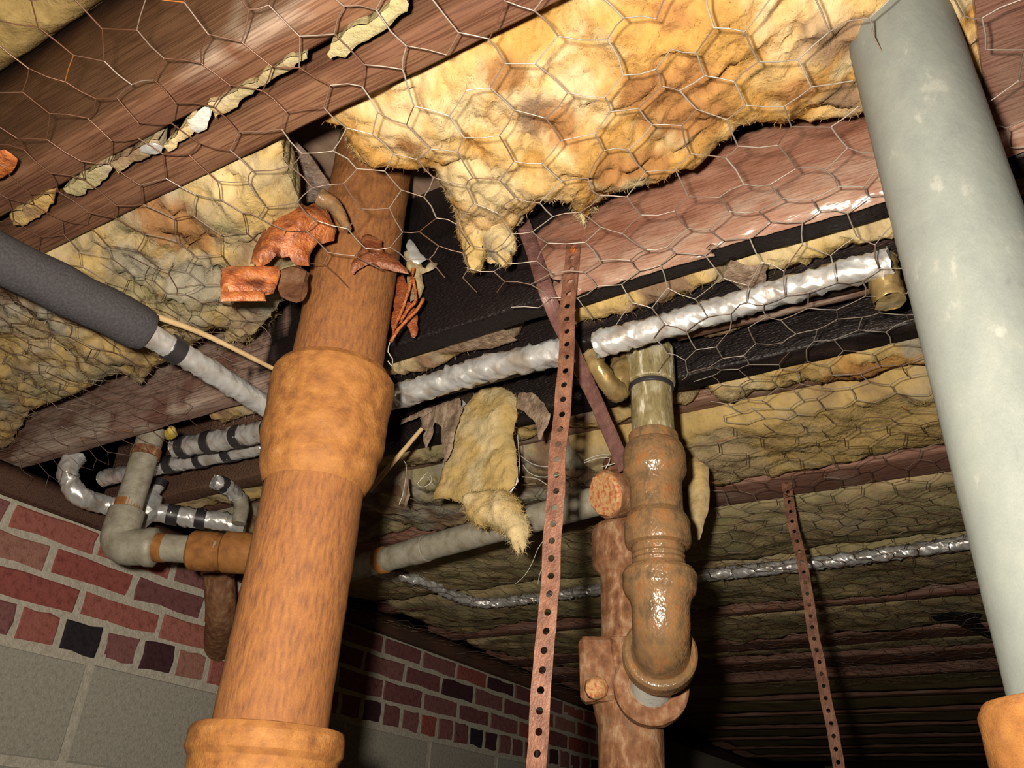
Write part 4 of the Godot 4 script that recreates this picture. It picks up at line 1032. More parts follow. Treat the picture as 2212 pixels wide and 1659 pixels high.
# ---------------------------------------------------------------- foil wrapped and foam sleeved pipes
func foil_pipes() -> void:
	var t := thing("sleeved_pipe", "foil wrapped pipe coming out of a dark grey foam sleeve", "pipe")
	var s0 := Vector3(-.905, .552, -.17); var s1: Vector3 = Vector3(-0.8526, 0.55, -0.4892)
	var s2: Vector3 = Vector3(-0.8602, 0.55, -0.6946)
	var sp := run(s0, s1, .012)
	var sr := []
	for i in sp.size(): sr.append(.0285 if i < sp.size() - 1 else .025)
	obj("foam_sleeve", sweep(sp, sr, 36, .0022, 14.0), M.foam, t)
	foil_pipe(t, [s1 - (s1 - s0).normalized() * .03, s1.lerp(s2, .5), s2, s2 + Vector3(-.0, 0, -.12)], .0155, [[.21, .019]], M.foil, .0016)
	# main foil pipe along the joists
	var m := thing("foil_pipe", "long silver foil pipe sagging under the black joist", "pipe")
	foil_pipe(m, [Vector3(-1.262, .628, -.85), Vector3(-1.1, .62, -.855), Vector3(-.9, .605, -.845), Vector3(-.71, .60, -.832), Vector3(-.57, .604, -.828), Vector3(-.43, .60, -.83)], .0185, [[.03, .018], [.11, .02], [.2, .02], [.3, .018]], M.foil, .003)
	var m2 := thing("foil_pipe", "bright foil pipe tinged with rust behind the netting by the grey pipe", "pipe")
	foil_pipe(m2, [Vector3(-.385, .592, -.825), Vector3(-.25, .6, -.832), Vector3(-.12, .605, -.832), Vector3(-.02, .606, -.832)], .0165, [], M.foil, .003)
	var n := thing("foil_pipe", "silver pipe with black tape bands hugging the back of the brown joist", "pipe")
	foil_pipe(n, [Vector3(-1.56, .642, -.905), Vector3(-1.45, .642, -.912), Vector3(-1.28, .642, -.925), Vector3(-1.12, .642, -.935)], .0165, [[.27, .018], [.45, .022], [.63, .016], [.8, .02]], M.foil, .0018)
	# hook shaped pipe by the wall
	var k := thing("foil_pipe", "hook shaped silver foil pipe curling beside the brick wall", "pipe")
	var hp: Array = [Vector3(-1.5, 0.6373, -0.8023), Vector3(-1.5, 0.6094, -0.7952), Vector3(-1.5, 0.5845, -0.8061), Vector3(-1.485, 0.56, -0.8293), Vector3(-1.481, 0.56, -0.883), Vector3(-1.438, 0.56, -0.9258), Vector3(-1.379, 0.56, -0.992), Vector3(-1.296, 0.56, -1.076)]
	foil_pipe(k, hp, .0185, [[.66, .022], [.79, .02]], M.foil, .0028)
	var tee: Array = [Vector3(-1.415, 0.56, -0.9276), Vector3(-1.383, 0.56, -0.9071)]
	obj("foil_tee", sweep([tee[0] + Vector3(-.02, -.022, .01), tee[0] + Vector3(0, .0, 0), tee[0] + Vector3(.0, .03, -.01)], [.03, .026, .014], 12, .004, 60.0, white, true), M.foil, k)
	obj("tee_branch", sweep(run(tee[0] + Vector3(0, .02, 0), tee[0] + Vector3(.0, .052, -.012), .006), same(.011, run(tee[0] + Vector3(0, .02, 0), tee[0] + Vector3(.0, .052, -.012), .006).size()), 12, .0015, 90.0, white, true), M.foil, k)
	obj("branch_cap", sweep([tee[0] + Vector3(0, .05, -.012), tee[0] + Vector3(0, .066, -.014)], [.012, .012], 14), M.tape, k)
	# short foil stubs left of the soil pipe
	var u := thing("foil_stub", "short crumpled foil pipe stub with a glass-grey end by the soil pipe", "pipe")
	var up: Array = [Vector3(-1.263, 0.6, -0.9504), Vector3(-1.26, 0.6, -0.9813), Vector3(-1.283, 0.6, -1.039), Vector3(-1.259, 0.57, -1.028)]
	foil_pipe(u, [up[0], up[1], up[2]], .014, [[.2, .012]], M.foil, .003)
	obj("grey_end", sweep([up[2], up[3], up[3] + Vector3(0, -.03, 0)], [.015, .015, .014], 20), M.galv, u)
	# brown foil drops at the ends of the runs
	var r := thing("foil_drop", "brown stained foil elbow hanging beside the perforated strap", "pipe")
	var rp: Array = [Vector3(-0.4089, 0.6, -0.8562), Vector3(-0.3968, 0.575, -0.86), Vector3(-0.3903, 0.56, -0.8845), Vector3(-0.3909, 0.565, -0.908), Vector3(-0.3883, 0.6, -0.9099), Vector3(-0.3983, 0.64, -0.9346)]
	foil_pipe(r, rp, .0135, [], M.foil_brown, .002)
	var v := thing("foil_drop", "brown stained foil stub hanging beside the grey pipe", "pipe")
	var vp: Array = [Vector3(-0.0316, 0.625, -0.8506), Vector3(-0.031, 0.6, -0.8522), Vector3(-0.0296, 0.565, -0.852)]
	foil_pipe(v, vp, .0175, [], M.foil_brown, .002)

# ---------------------------------------------------------------- straps, bar, sticks
func hangers() -> void:
	var a := thing("perforated_strap", "reddish rusty perforated strap hanging beside the wet trap", "strap")
	obj("strap", strap_mesh(Vector3(-.370, .69, -.724), Vector3(-.406, -.02, -.722), .0198, .0187, .0036, .0012, .004, .12), M.strap, a)
	var nail := obj("nail_head", sweep([Vector3(-.370, .672, -.727), Vector3(-.370, .672, -.720)], [.005, .0045], 12), M.sheet_rust, a)
	nail.set_meta("label", "rusty nail head")
	var b := thing("perforated_strap", "far thin perforated strap hanging alone in front of dark batts", "strap")
	obj("strap", strap_mesh(Vector3(-.293, .655, -1.455), Vector3(-.262, -.03, -1.462), .0185, .0187, .0034, .0012, .004, -.1), M.strap, b)
	var bl := bend([Vector3(-0.4511, 0.7586, -0.726), Vector3(-0.4246, 0.6766, -0.726), Vector3(-0.4047, 0.6099, -0.726), Vector3(-0.4116, 0.5832, -0.8), Vector3(-0.4199, 0.5487, -0.9), Vector3(-0.4207, 0.4896, -0.995)], .01)
	var bar := obj("brace_bar", sweep(bl, same(.0105, bl.size()), 14, .0012, 40.0, white, false, true, .28, Vector3(.86, 0, -.5)), M.bar)
	tag(bar, "dark purplish flat bar slanting down from the joist behind the strap", "bar")
	for q in [[[Vector3(-.858, .578, -.49), Vector3(-.838, .583, -.56), Vector3(-.812, .58, -.672)], .0042, "pale bent stick lying along the foil wrapped sleeve pipe"], [[Vector3(-0.8154, 0.4854, -0.9), Vector3(-0.7731, 0.5269, -0.9), Vector3(-0.7236, 0.5761, -0.9)], .0045, "straight pale wooden stick poking out behind the soil pipe"]]:
		var line := bend(q[0], .01)
		var rr := []
		for i in line.size(): rr.append(q[1] * (1.0 - .25 * i / line.size()))
		tag(obj("wooden_stick", sweep(line, rr, 10, .0006, 60.0), M.stick), q[2], "stick")

# ---------------------------------------------------------------- pieces hanging down
func hanging_wool() -> void:
	# tongue over the black hole
	var tongue: Array = [Vector3(-0.5682, 0.859, -0.655), Vector3(-0.5349, 0.7921, -0.655), Vector3(-0.5124, 0.7444, -0.655), Vector3(-0.5028, 0.7003, -0.655), Vector3(-0.4908, 0.6648, -0.655), Vector3(-0.4777, 0.628, -0.655), Vector3(-0.4661, 0.637, -0.655), Vector3(-0.4594, 0.6567, -0.655), Vector3(-0.4456, 0.6369, -0.655), Vector3(-0.4297, 0.6181, -0.655), Vector3(-0.4201, 0.6333, -0.655), Vector3(-0.4163, 0.6589, -0.655), Vector3(-0.4239, 0.6882, -0.655), Vector3(-0.4075, 0.6953, -0.655), Vector3(-0.4212, 0.75, -0.655), Vector3(-0.4623, 0.8108, -0.655), Vector3(-0.5114, 0.852, -0.655)]
	var tm := puff(tongue, .022, .02, .022, Vector3.BACK, wool_like([PALE, YEL, PALE, TAN], -.05, [[Vector3(-0.4949, 0.6778, -0.655), .02, ORA], [Vector3(-0.4402, 0.6458, -0.655), .025, GRY], [Vector3(-0.5064, 0.7216, -0.655), .015, BRN]], 31.0), .005, .55, .004, .5)
	var o := obj("insulation_tongue", tm, M.glass_wool)
	tag(o, "pale tongue of insulation drooping in front of the black joist", "insulation")
	obj("loose_fibres", fuzz(tm, 2000, .007, .5, 3), M.glass_wool, o).set_meta("kind", "stuff")
	# strand dripping further right
	var wisp: Array = [Vector3(-0.3683, 0.7568, -0.7), Vector3(-0.3538, 0.717, -0.7), Vector3(-0.3471, 0.6941, -0.7), Vector3(-0.3457, 0.6784, -0.7), Vector3(-0.3419, 0.692, -0.7), Vector3(-0.3368, 0.7099, -0.7), Vector3(-0.3187, 0.7287, -0.7)]
	var wm := puff(wisp, .008, .008, .012, Vector3.BACK, wool_like([TAN, PALE, TAN], .0, [], 33.0), .004, .3, .003, .4)
	var w := obj("insulation_wisp", wm, M.glass_wool)
	tag(w, "thin wisp of insulation hanging over the torn wood face", "insulation")
	obj("loose_fibres", fuzz(wm, 700, .012, .7, 4), M.glass_wool, w).set_meta("kind", "stuff")
	# collar of fluff over the soil pipe
	var col: Array = [Vector3(-0.609, 0.8378, -0.5188), Vector3(-0.6027, 0.8025, -0.5261), Vector3(-0.5931, 0.7783, -0.5369), Vector3(-0.5803, 0.7739, -0.5507), Vector3(-0.5641, 0.783, -0.5673), Vector3(-0.5466, 0.7849, -0.5842), Vector3(-0.5266, 0.7935, -0.6022), Vector3(-0.5215, 0.8192, -0.6067), Vector3(-0.5258, 0.8461, -0.6029), Vector3(-0.5439, 0.8647, -0.5867), Vector3(-0.5633, 0.8765, -0.568), Vector3(-0.5899, 0.8764, -0.5404), Vector3(-0.6052, 0.8607, -0.5232)]
	var cm := puff(col, .02, .02, .025, Vector3(.6, -.3, .6), wool_like([PALE, YEL, ORA, TAN], .0, [[Vector3(-0.5461, 0.7979, -0.5709), .02, RUSTY], [Vector3(-0.5945, 0.8185, -0.5202), .03, GRY], [Vector3(-0.5335, 0.8087, -0.5827), .02, ORA]], 35.0), .005, .5, .004, .5)
	var cc := obj("insulation_collar", cm, M.glass_wool)
	tag(cc, "wad of yellow insulation packed over the top of the soil pipe", "insulation")
	obj("loose_fibres", fuzz(cm, 1200, .007, .5, 5), M.glass_wool, cc).set_meta("kind", "stuff")
	# the long strip hanging in front of the drain line
	var strip: Array = [Vector3(-0.6847, 0.6884, -1), Vector3(-0.6427, 0.6852, -1), Vector3(-0.617, 0.6627, -1), Vector3(-0.6094, 0.6192, -1), Vector3(-0.6181, 0.5872, -1), Vector3(-0.608, 0.5603, -1), Vector3(-0.6046, 0.5274, -1), Vector3(-0.608, 0.4965, -1), Vector3(-0.6258, 0.4856, -1), Vector3(-0.6688, 0.4896, -1), Vector3(-0.7035, 0.4842, -1), Vector3(-0.7363, 0.4959, -1), Vector3(-0.7636, 0.5004, -1), Vector3(-0.7549, 0.5219, -1), Vector3(-0.7453, 0.5536, -1), Vector3(-0.7433, 0.5874, -1), Vector3(-0.7314, 0.6288, -1), Vector3(-0.7165, 0.6614, -1)]
	var sm := puff(strip, .016, .012, .02, Vector3.BACK, wool_like([YEL, PALE, YEL, TAN], -.1, [[Vector3(-0.6797, 0.6263, -1), .02, TAN], [Vector3(-0.7205, 0.5658, -1), .03, TAN]], 37.0), .006, .45, .004, .6)
	var so := thing("hanging_insulation", "long yellow strip of foil backed insulation dangling over the drain line", "insulation")
	var sp := obj("strip", sm, M.glass_wool, so)
	obj("loose_fibres", fuzz(sm, 1000, .006, .5, 6), M.glass_wool, sp).set_meta("kind", "stuff")
	var end: Array = [Vector3(-0.6837, 0.4895, -0.985), Vector3(-0.6423, 0.4888, -0.985), Vector3(-0.6083, 0.4815, -0.985), Vector3(-0.5892, 0.461, -0.985), Vector3(-0.5783, 0.4335, -0.985), Vector3(-0.571, 0.4109, -0.985), Vector3(-0.5734, 0.3956, -0.985), Vector3(-0.5775, 0.3822, -0.985), Vector3(-0.5829, 0.3983, -0.985), Vector3(-0.5882, 0.3779, -0.985), Vector3(-0.5953, 0.3943, -0.985), Vector3(-0.6057, 0.4085, -0.985), Vector3(-0.6209, 0.4193, -0.985), Vector3(-0.6412, 0.4281, -0.985), Vector3(-0.6583, 0.4335, -0.985), Vector3(-0.6781, 0.4469, -0.985), Vector3(-0.6869, 0.4682, -0.985)]
	var em := puff(end, .028, .02, .024, Vector3.BACK, wool_like([PALE, PALE * 1.15, YEL], -.25, [], 39.0), .005, .6, .004, .5)
	var ep := obj("fluffy_end", em, M.glass_wool, so)
	obj("loose_fibres", fuzz(em, 2000, .009, .5, 7), M.glass_wool, ep).set_meta("kind", "stuff")
	var fb: Array = [Vector3(-0.7447, 0.6813, -1.012), Vector3(-0.7304, 0.6853, -1.012), Vector3(-0.7172, 0.6675, -1.012), Vector3(-0.7247, 0.624, -1.012), Vector3(-0.7365, 0.5896, -1.012), Vector3(-0.7504, 0.5595, -1.012), Vector3(-0.763, 0.5533, -1.012), Vector3(-0.7571, 0.5867, -1.012), Vector3(-0.7501, 0.6295, -1.012)]
	obj("foil_edge", puff(fb, .003, .003, .004, Vector3.BACK, white, .006, .15, .002, .3), M.foil, so)
	var fb2: Array = [Vector3(-0.6197, 0.5424, -1.01), Vector3(-0.6106, 0.5327, -1.01), Vector3(-0.6077, 0.5082, -1.01), Vector3(-0.6186, 0.4929, -1.01), Vector3(-0.6318, 0.4873, -1.01), Vector3(-0.6392, 0.4963, -1.01), Vector3(-0.6265, 0.5116, -1.01)]
	obj("foil_edge", puff(fb2, .003, .003, .004, Vector3.BACK, white, .006, .15, .002, .3), M.foil, so)
	var pc: Array = [Vector3(-0.388, 0.5575, -1.17), Vector3(-0.3727, 0.5752, -1.17), Vector3(-0.3514, 0.5507, -1.17), Vector3(-0.3506, 0.5107, -1.17), Vector3(-0.3572, 0.4731, -1.17), Vector3(-0.3704, 0.4448, -1.17), Vector3(-0.3766, 0.4293, -1.17), Vector3(-0.3828, 0.4466, -1.17), Vector3(-0.3878, 0.4856, -1.17), Vector3(-0.3884, 0.5251, -1.17)]
	var pm := puff(pc, .015, .012, .02, Vector3.BACK, wool_like([OLV, TAN, YEL], .0, [], 41.0), .007, .4, .004, .6)
	tag(obj("insulation_tongue", pm, M.glass_wool), "small olive tongue of insulation hanging right behind the trap", "insulation")
	# brown shreds of facing paper
	var shreds := [
		[[Vector3(-0.7833, 0.6499, -0.96), Vector3(-0.7403, 0.6543, -0.96), Vector3(-0.7008, 0.6556, -0.96), Vector3(-0.6916, 0.6358, -0.96), Vector3(-0.7013, 0.595, -0.96), Vector3(-0.7085, 0.5505, -0.96), Vector3(-0.7164, 0.5398, -0.96), Vector3(-0.7267, 0.5749, -0.96), Vector3(-0.7329, 0.6061, -0.96), Vector3(-0.7458, 0.6202, -0.96), Vector3(-0.7468, 0.5961, -0.96), Vector3(-0.7588, 0.5713, -0.96), Vector3(-0.7668, 0.59, -0.96), Vector3(-0.7724, 0.619, -0.96)], "brown papery shred hanging left of the dangling insulation strip"],
		[[Vector3(-0.6037, 0.6562, -0.99), Vector3(-0.5775, 0.6532, -0.99), Vector3(-0.5552, 0.6256, -0.99), Vector3(-0.542, 0.6033, -0.99), Vector3(-0.5481, 0.5841, -0.99), Vector3(-0.5574, 0.5658, -0.99), Vector3(-0.5618, 0.5531, -0.99), Vector3(-0.5661, 0.5798, -0.99), Vector3(-0.5737, 0.6021, -0.99), Vector3(-0.5932, 0.6192, -0.99), Vector3(-0.6059, 0.6307, -0.99)], "brown papery shred hanging right of the dangling insulation strip"],
		[[Vector3(-0.8104, 0.636, -0.95), Vector3(-0.7749, 0.6413, -0.95), Vector3(-0.7512, 0.6447, -0.95), Vector3(-0.7452, 0.6345, -0.95), Vector3(-0.7734, 0.6303, -0.95), Vector3(-0.7952, 0.6264, -0.95), Vector3(-0.8107, 0.6244, -0.95)], "narrow brown shred along the black board by the soil pipe"],
		[[Vector3(-0.9257, 0.6048, -1.1), Vector3(-0.9166, 0.6174, -1.1), Vector3(-0.9004, 0.5956, -1.1), Vector3(-0.8943, 0.5666, -1.1), Vector3(-0.8996, 0.5438, -1.1), Vector3(-0.9132, 0.5642, -1.1)], "small grey shred hanging above the galvanised drain line"],
		[[Vector3(-0.206, 0.63, -0.8075), Vector3(-0.1851, 0.63, -0.7777), Vector3(-0.1695, 0.63, -0.8004), Vector3(-0.1487, 0.63, -0.806), Vector3(-0.166, 0.63, -0.8487), Vector3(-0.1873, 0.63, -0.8913), Vector3(-0.2034, 0.63, -0.9091), Vector3(-0.1857, 0.63, -0.8605), Vector3(-0.1928, 0.63, -0.8406)], "grey brown shred stuck to the foil pipe by the grey pipe"],
		[[Vector3(-0.5594, 0.645, -0.7697), Vector3(-0.5211, 0.645, -0.795), Vector3(-0.5154, 0.645, -0.8375), Vector3(-0.5629, 0.645, -0.8378), Vector3(-0.6057, 0.645, -0.8282), Vector3(-0.6235, 0.645, -0.8053)], "wet brown smear of facing above the foil pipe"]]
	for q in shreds:
		tag(obj("paper_shred", puff(q[0], .003, .002, .005, Vector3.BACK, white, .006, .25, .004, .35), M.lint), q[1], "shred")
	var yb := obj("insulation_scrap", puff([Vector3(-1.167, 0.6, -0.755), Vector3(-1.147, 0.6, -0.7491), Vector3(-1.145, 0.6, -0.7613), Vector3(-1.16, 0.6, -0.7776), Vector3(-1.183, 0.6, -0.7828), Vector3(-1.184, 0.6, -0.7702)], .01, .008, .01, Vector3.DOWN, wool_like([Color(.6, .45, .08), YEL], -.3, [], 43.0), .005, .3, .002, .4), M.glass_wool)
	tag(yb, "small bright yellow tuft on the taped silver pipes", "insulation")
	# batt lumps low on the left over the brown joist
	var lump_a: Array = [Vector3(-1.044, 0.8075, -0.7), Vector3(-0.957, 0.7788, -0.7), Vector3(-0.8977, 0.7546, -0.7), Vector3(-0.8805, 0.7282, -0.7), Vector3(-0.8995, 0.7056, -0.7), Vector3(-0.919, 0.7205, -0.7), Vector3(-0.9255, 0.7002, -0.7), Vector3(-0.9392, 0.6839, -0.7), Vector3(-0.963, 0.6934, -0.7), Vector3(-0.9855, 0.6973, -0.7), Vector3(-1.008, 0.7385, -0.7)]
	var lm := puff(lump_a, .015, .015, .018, Vector3.BACK, wool_like([TAN, YEL, PALE], .0, [], 45.0), .006, .4, .005, .5)
	var lo := obj("insulation_tongue", lm, M.glass_wool)
	tag(lo, "ragged pale tongue of insulation below the rusty bracket", "insulation")
	obj("loose_fibres", fuzz(lm, 900, .012, .6, 8), M.glass_wool, lo).set_meta("kind", "stuff")

func scale_colour(p: Vector3) -> Color:   # flaking rust: dark scale, orange bloom, pale bare patches
	var a := nb.get_noise_3dv(p * 30.0) + .4 * nb.get_noise_3dv(p * 90.0)
	var c := Color(.8, .78, .75).lerp(Color(.3, .24, .24), smoothstep(.0, .35, a))
	return c.lerp(Color(1.0, 1.05, 1.2), smoothstep(.15, .4, nb.get_noise_3dv(p * 22.0 + Vector3(9, 3, 5))) * .7)

# ---------------------------------------------------------------- torn rusty metal round the soil pipe
func rusty_bits() -> void:
	var t := thing("rusty_collar", "torn orange rusted sheet collar with a bent bracket beside the soil pipe", "bracket")
	obj("curled_sheet", puff([Vector3(-0.6502, 0.5753, -0.4661), Vector3(-0.6482, 0.5971, -0.4689), Vector3(-0.6454, 0.627, -0.4727), Vector3(-0.6406, 0.6556, -0.4792), Vector3(-0.6356, 0.6701, -0.4859), Vector3(-0.6236, 0.6715, -0.5011), Vector3(-0.6132, 0.6745, -0.5138), Vector3(-0.6043, 0.6671, -0.5242), Vector3(-0.5957, 0.6491, -0.534), Vector3(-0.5969, 0.6324, -0.5326), Vector3(-0.6077, 0.6237, -0.5203), Vector3(-0.611, 0.6079, -0.5164), Vector3(-0.6114, 0.5867, -0.5159), Vector3(-0.6208, 0.5841, -0.5046), Vector3(-0.6311, 0.5868, -0.4917), Vector3(-0.6397, 0.5778, -0.4805), Vector3(-0.6444, 0.5655, -0.474)], .024, -.019, .06, Vector3.BACK, scale_colour, .007, .5, .005, .4), M.sheet_rust, t)
	obj("bent_flap", puff([Vector3(-0.6667, 0.5509, -0.4421), Vector3(-0.6615, 0.5585, -0.45), Vector3(-0.6447, 0.568, -0.4736), Vector3(-0.633, 0.5755, -0.4892), Vector3(-0.6301, 0.567, -0.493), Vector3(-0.6303, 0.5522, -0.4927), Vector3(-0.6317, 0.5371, -0.4909), Vector3(-0.6405, 0.5323, -0.4794), Vector3(-0.6572, 0.5237, -0.4562), Vector3(-0.6632, 0.5224, -0.4474)], .006, .004, .006, Vector3.BACK, scale_colour, .007, .25, .002, .4), M.sheet_rust, t)
	obj("lower_flap", puff([Vector3(-0.657, 0.5207, -0.4423), Vector3(-0.6537, 0.5254, -0.4471), Vector3(-0.6526, 0.5185, -0.4488), Vector3(-0.6316, 0.5322, -0.4778), Vector3(-0.6289, 0.5196, -0.4814), Vector3(-0.6513, 0.5062, -0.4506), Vector3(-0.6549, 0.5033, -0.4454)], .004, .003, .004, Vector3.BACK, scale_colour, .007, .1, .001, .4), M.sheet_rust, t)
	obj("dark_strip", puff([Vector3(-0.6588, 0.574, -0.4712), Vector3(-0.659, 0.5959, -0.471), Vector3(-0.6557, 0.6262, -0.4756), Vector3(-0.6496, 0.658, -0.4839), Vector3(-0.6457, 0.671, -0.489), Vector3(-0.6482, 0.6456, -0.4857), Vector3(-0.6512, 0.6149, -0.4818), Vector3(-0.6523, 0.5863, -0.4803)], .004, .003, .005, Vector3.BACK, func(_p): return Color(.3, .25, .25), .007, .15, .002, .4), M.sheet_rust, t)
	obj("inner_strap", puff([Vector3(-0.6481, 0.5834, -0.5024), Vector3(-0.636, 0.5968, -0.5175), Vector3(-0.6256, 0.5914, -0.5301), Vector3(-0.6233, 0.5581, -0.5328), Vector3(-0.63, 0.5443, -0.5248), Vector3(-0.6369, 0.5451, -0.5165), Vector3(-0.6427, 0.5489, -0.5093)], .004, .004, .006, Vector3.BACK, func(_p): return Color(.45, .4, .38), .007, .4, .004, .4), M.rust_dark, t)
	var hl := bend([Vector3(-0.6153, 0.6939, -0.5113), Vector3(-0.6054, 0.6878, -0.523), Vector3(-0.5963, 0.6734, -0.5333), Vector3(-0.5878, 0.6541, -0.5426)], .006)
	var hr := []
	for i in hl.size(): hr.append(lerpf(.0115, .005, clampf(float(i) / hl.size() * 1.2 - .1, 0, 1)))
	var h := obj("rusty_hook", sweep(hl, hr, 12, .002, 50.0), M.rust_wet)
	tag(h, "brown finger of rusted iron resting on the soil pipe", "iron")
	var f := thing("rust_flake", "dark flake of rusted netting stuck on the soil pipe", "flake")
	obj("crust", puff([Vector3(-0.5985, 0.6734, -0.578), Vector3(-0.5917, 0.6806, -0.5849), Vector3(-0.5816, 0.672, -0.5949), Vector3(-0.5771, 0.6599, -0.5993), Vector3(-0.5688, 0.6535, -0.6072), Vector3(-0.5573, 0.6419, -0.6177), Vector3(-0.551, 0.6288, -0.6234), Vector3(-0.5605, 0.6277, -0.6149), Vector3(-0.57, 0.6293, -0.606), Vector3(-0.5809, 0.6332, -0.5956), Vector3(-0.5891, 0.6318, -0.5875), Vector3(-0.5957, 0.6207, -0.5808), Vector3(-0.6002, 0.6103, -0.5761), Vector3(-0.603, 0.6179, -0.5732), Vector3(-0.6008, 0.6393, -0.5756), Vector3(-0.5983, 0.6552, -0.5781)], .006, .003, .008, Vector3(.6, 0, .6), func(_p): return Color(.42, .42, .5), .005, .4, .004, .3), M.sheet_rust, f)
	var rag := thing("rust_rag", "bundle of rusted wire and scale hanging right of the soil pipe", "scrap")
	obj("scale", puff([Vector3(-0.6305, 0.6923, -0.6837), Vector3(-0.6217, 0.7029, -0.6916), Vector3(-0.6159, 0.6801, -0.6968), Vector3(-0.6148, 0.6564, -0.6978), Vector3(-0.6055, 0.6492, -0.7059), Vector3(-0.598, 0.629, -0.7122), Vector3(-0.5989, 0.6044, -0.7115), Vector3(-0.6019, 0.594, -0.709), Vector3(-0.6075, 0.6101, -0.7041), Vector3(-0.615, 0.6251, -0.6976), Vector3(-0.6208, 0.6161, -0.6925), Vector3(-0.623, 0.5892, -0.6904), Vector3(-0.6263, 0.6147, -0.6875), Vector3(-0.6279, 0.653, -0.6861)], .005, .004, .008, Vector3(.3, 0, .8), func(_p): return Color(.55, .45, .42), .006, .4, .005, .3), M.sheet_rust, rag)
	for q in [[Vector3(-0.6041, 0.5678, -0.6672), Vector3(-0.5991, 0.5878, -0.6716), Vector3(-0.5916, 0.6058, -0.6783), Vector3(-0.5828, 0.6244, -0.6858), Vector3(-0.5786, 0.6429, -0.6894)], [Vector3(-0.6088, 0.6025, -0.6764), Vector3(-0.6037, 0.634, -0.6809), Vector3(-0.6003, 0.666, -0.6839), Vector3(-0.5991, 0.6984, -0.6849)], [Vector3(-0.6003, 0.6079, -0.6773), Vector3(-0.5946, 0.6281, -0.6823), Vector3(-0.589, 0.641, -0.6871), Vector3(-0.5919, 0.6636, -0.6846), Vector3(-0.595, 0.6787, -0.6819)]]:
		var l := bend(q, .008)
		obj("rusty_wire", sweep(l, same(.0024, l.size()), 6, .0012, 90.0), M.sheet_rust, rag)
	var fl := obj("insulation_scrap", puff([Vector3(-0.6316, 0.7476, -0.6962), Vector3(-0.6235, 0.7586, -0.7035), Vector3(-0.6161, 0.7425, -0.71), Vector3(-0.608, 0.7242, -0.7169), Vector3(-0.6014, 0.7385, -0.7225), Vector3(-0.5934, 0.736, -0.729), Vector3(-0.5976, 0.7224, -0.7256), Vector3(-0.6087, 0.7139, -0.7163), Vector3(-0.6039, 0.6919, -0.7203), Vector3(-0.6087, 0.6705, -0.7163), Vector3(-0.618, 0.6627, -0.7083), Vector3(-0.6235, 0.6871, -0.7035), Vector3(-0.6252, 0.7197, -0.7019)], .010, .008, .012, Vector3(.3, 0, .8), wool_like([OLV, TAN, GRY], .0, [], 51.0), .006, .4, .004, .4), M.glass_wool)
	tag(fl, "greenish scrap of insulation snagged on wire right of the soil pipe", "insulation")
	var fo := obj("foil_scrap", puff([Vector3(-0.624, 0.7528, -0.6896), Vector3(-0.6203, 0.7677, -0.6929), Vector3(-0.6096, 0.7482, -0.7023), Vector3(-0.6003, 0.7336, -0.7103), Vector3(-0.607, 0.7218, -0.7046), Vector3(-0.6176, 0.7291, -0.6954)], .003, .003, .004, Vector3(.3, 0, .8), white, .005, .2, .002, .3), M.foil)
	tag(fo, "small grey foil scrap on the right flank of the soil pipe", "foil")
	var gb := obj("grey_board", puff([Vector3(-0.6822, 0.79, -0.4747), Vector3(-0.657, 0.79, -0.4826), Vector3(-0.659, 0.79, -0.5197), Vector3(-0.6656, 0.79, -0.5546), Vector3(-0.6709, 0.79, -0.5739), Vector3(-0.6991, 0.79, -0.5903), Vector3(-0.7403, 0.79, -0.5775), Vector3(-0.7208, 0.79, -0.5459), Vector3(-0.6986, 0.79, -0.5085)], .006, .01, .006, Vector3.DOWN, func(_p): return Color(.85, .88, 1.0), .008, .15, .003, .5), M.lint)
	tag(gb, "weathered grey scrap of board above the rusty collar", "board")
	var tab := obj("rusty_tab", puff([Vector3(-0.7988, 0.6, -0.2313), Vector3(-0.7752, 0.6, -0.238), Vector3(-0.7775, 0.6, -0.2534), Vector3(-0.8034, 0.6, -0.2599), Vector3(-0.8198, 0.6, -0.2606), Vector3(-0.8412, 0.6, -0.2557)], .003, .003, .004, Vector3.DOWN, white, .006, .2, .003, .3), M.sheet_rust)
	tag(tab, "orange rusty tab under the reddish joists by the foam sleeve", "bracket")
	var rag2 := obj("black_plastic", puff([Vector3(-0.1638, 0.6, -2.395), Vector3(-0.1028, 0.6, -2.387), Vector3(-0.0418, 0.6, -2.428), Vector3(-0.0565, 0.6, -2.483), Vector3(-0.0256, 0.6, -2.694), Vector3(0.0035, 0.6, -2.804), Vector3(-0.0585, 0.6, -2.666), Vector3(-0.1133, 0.6, -2.499), Vector3(-0.1542, 0.6, -2.459)], .004, .004, .006, Vector3.DOWN, white, .012, .3, .004, .5), M.tape)
	tag(rag2, "shred of black plastic under the far joists beside the grey pipe", "plastic")

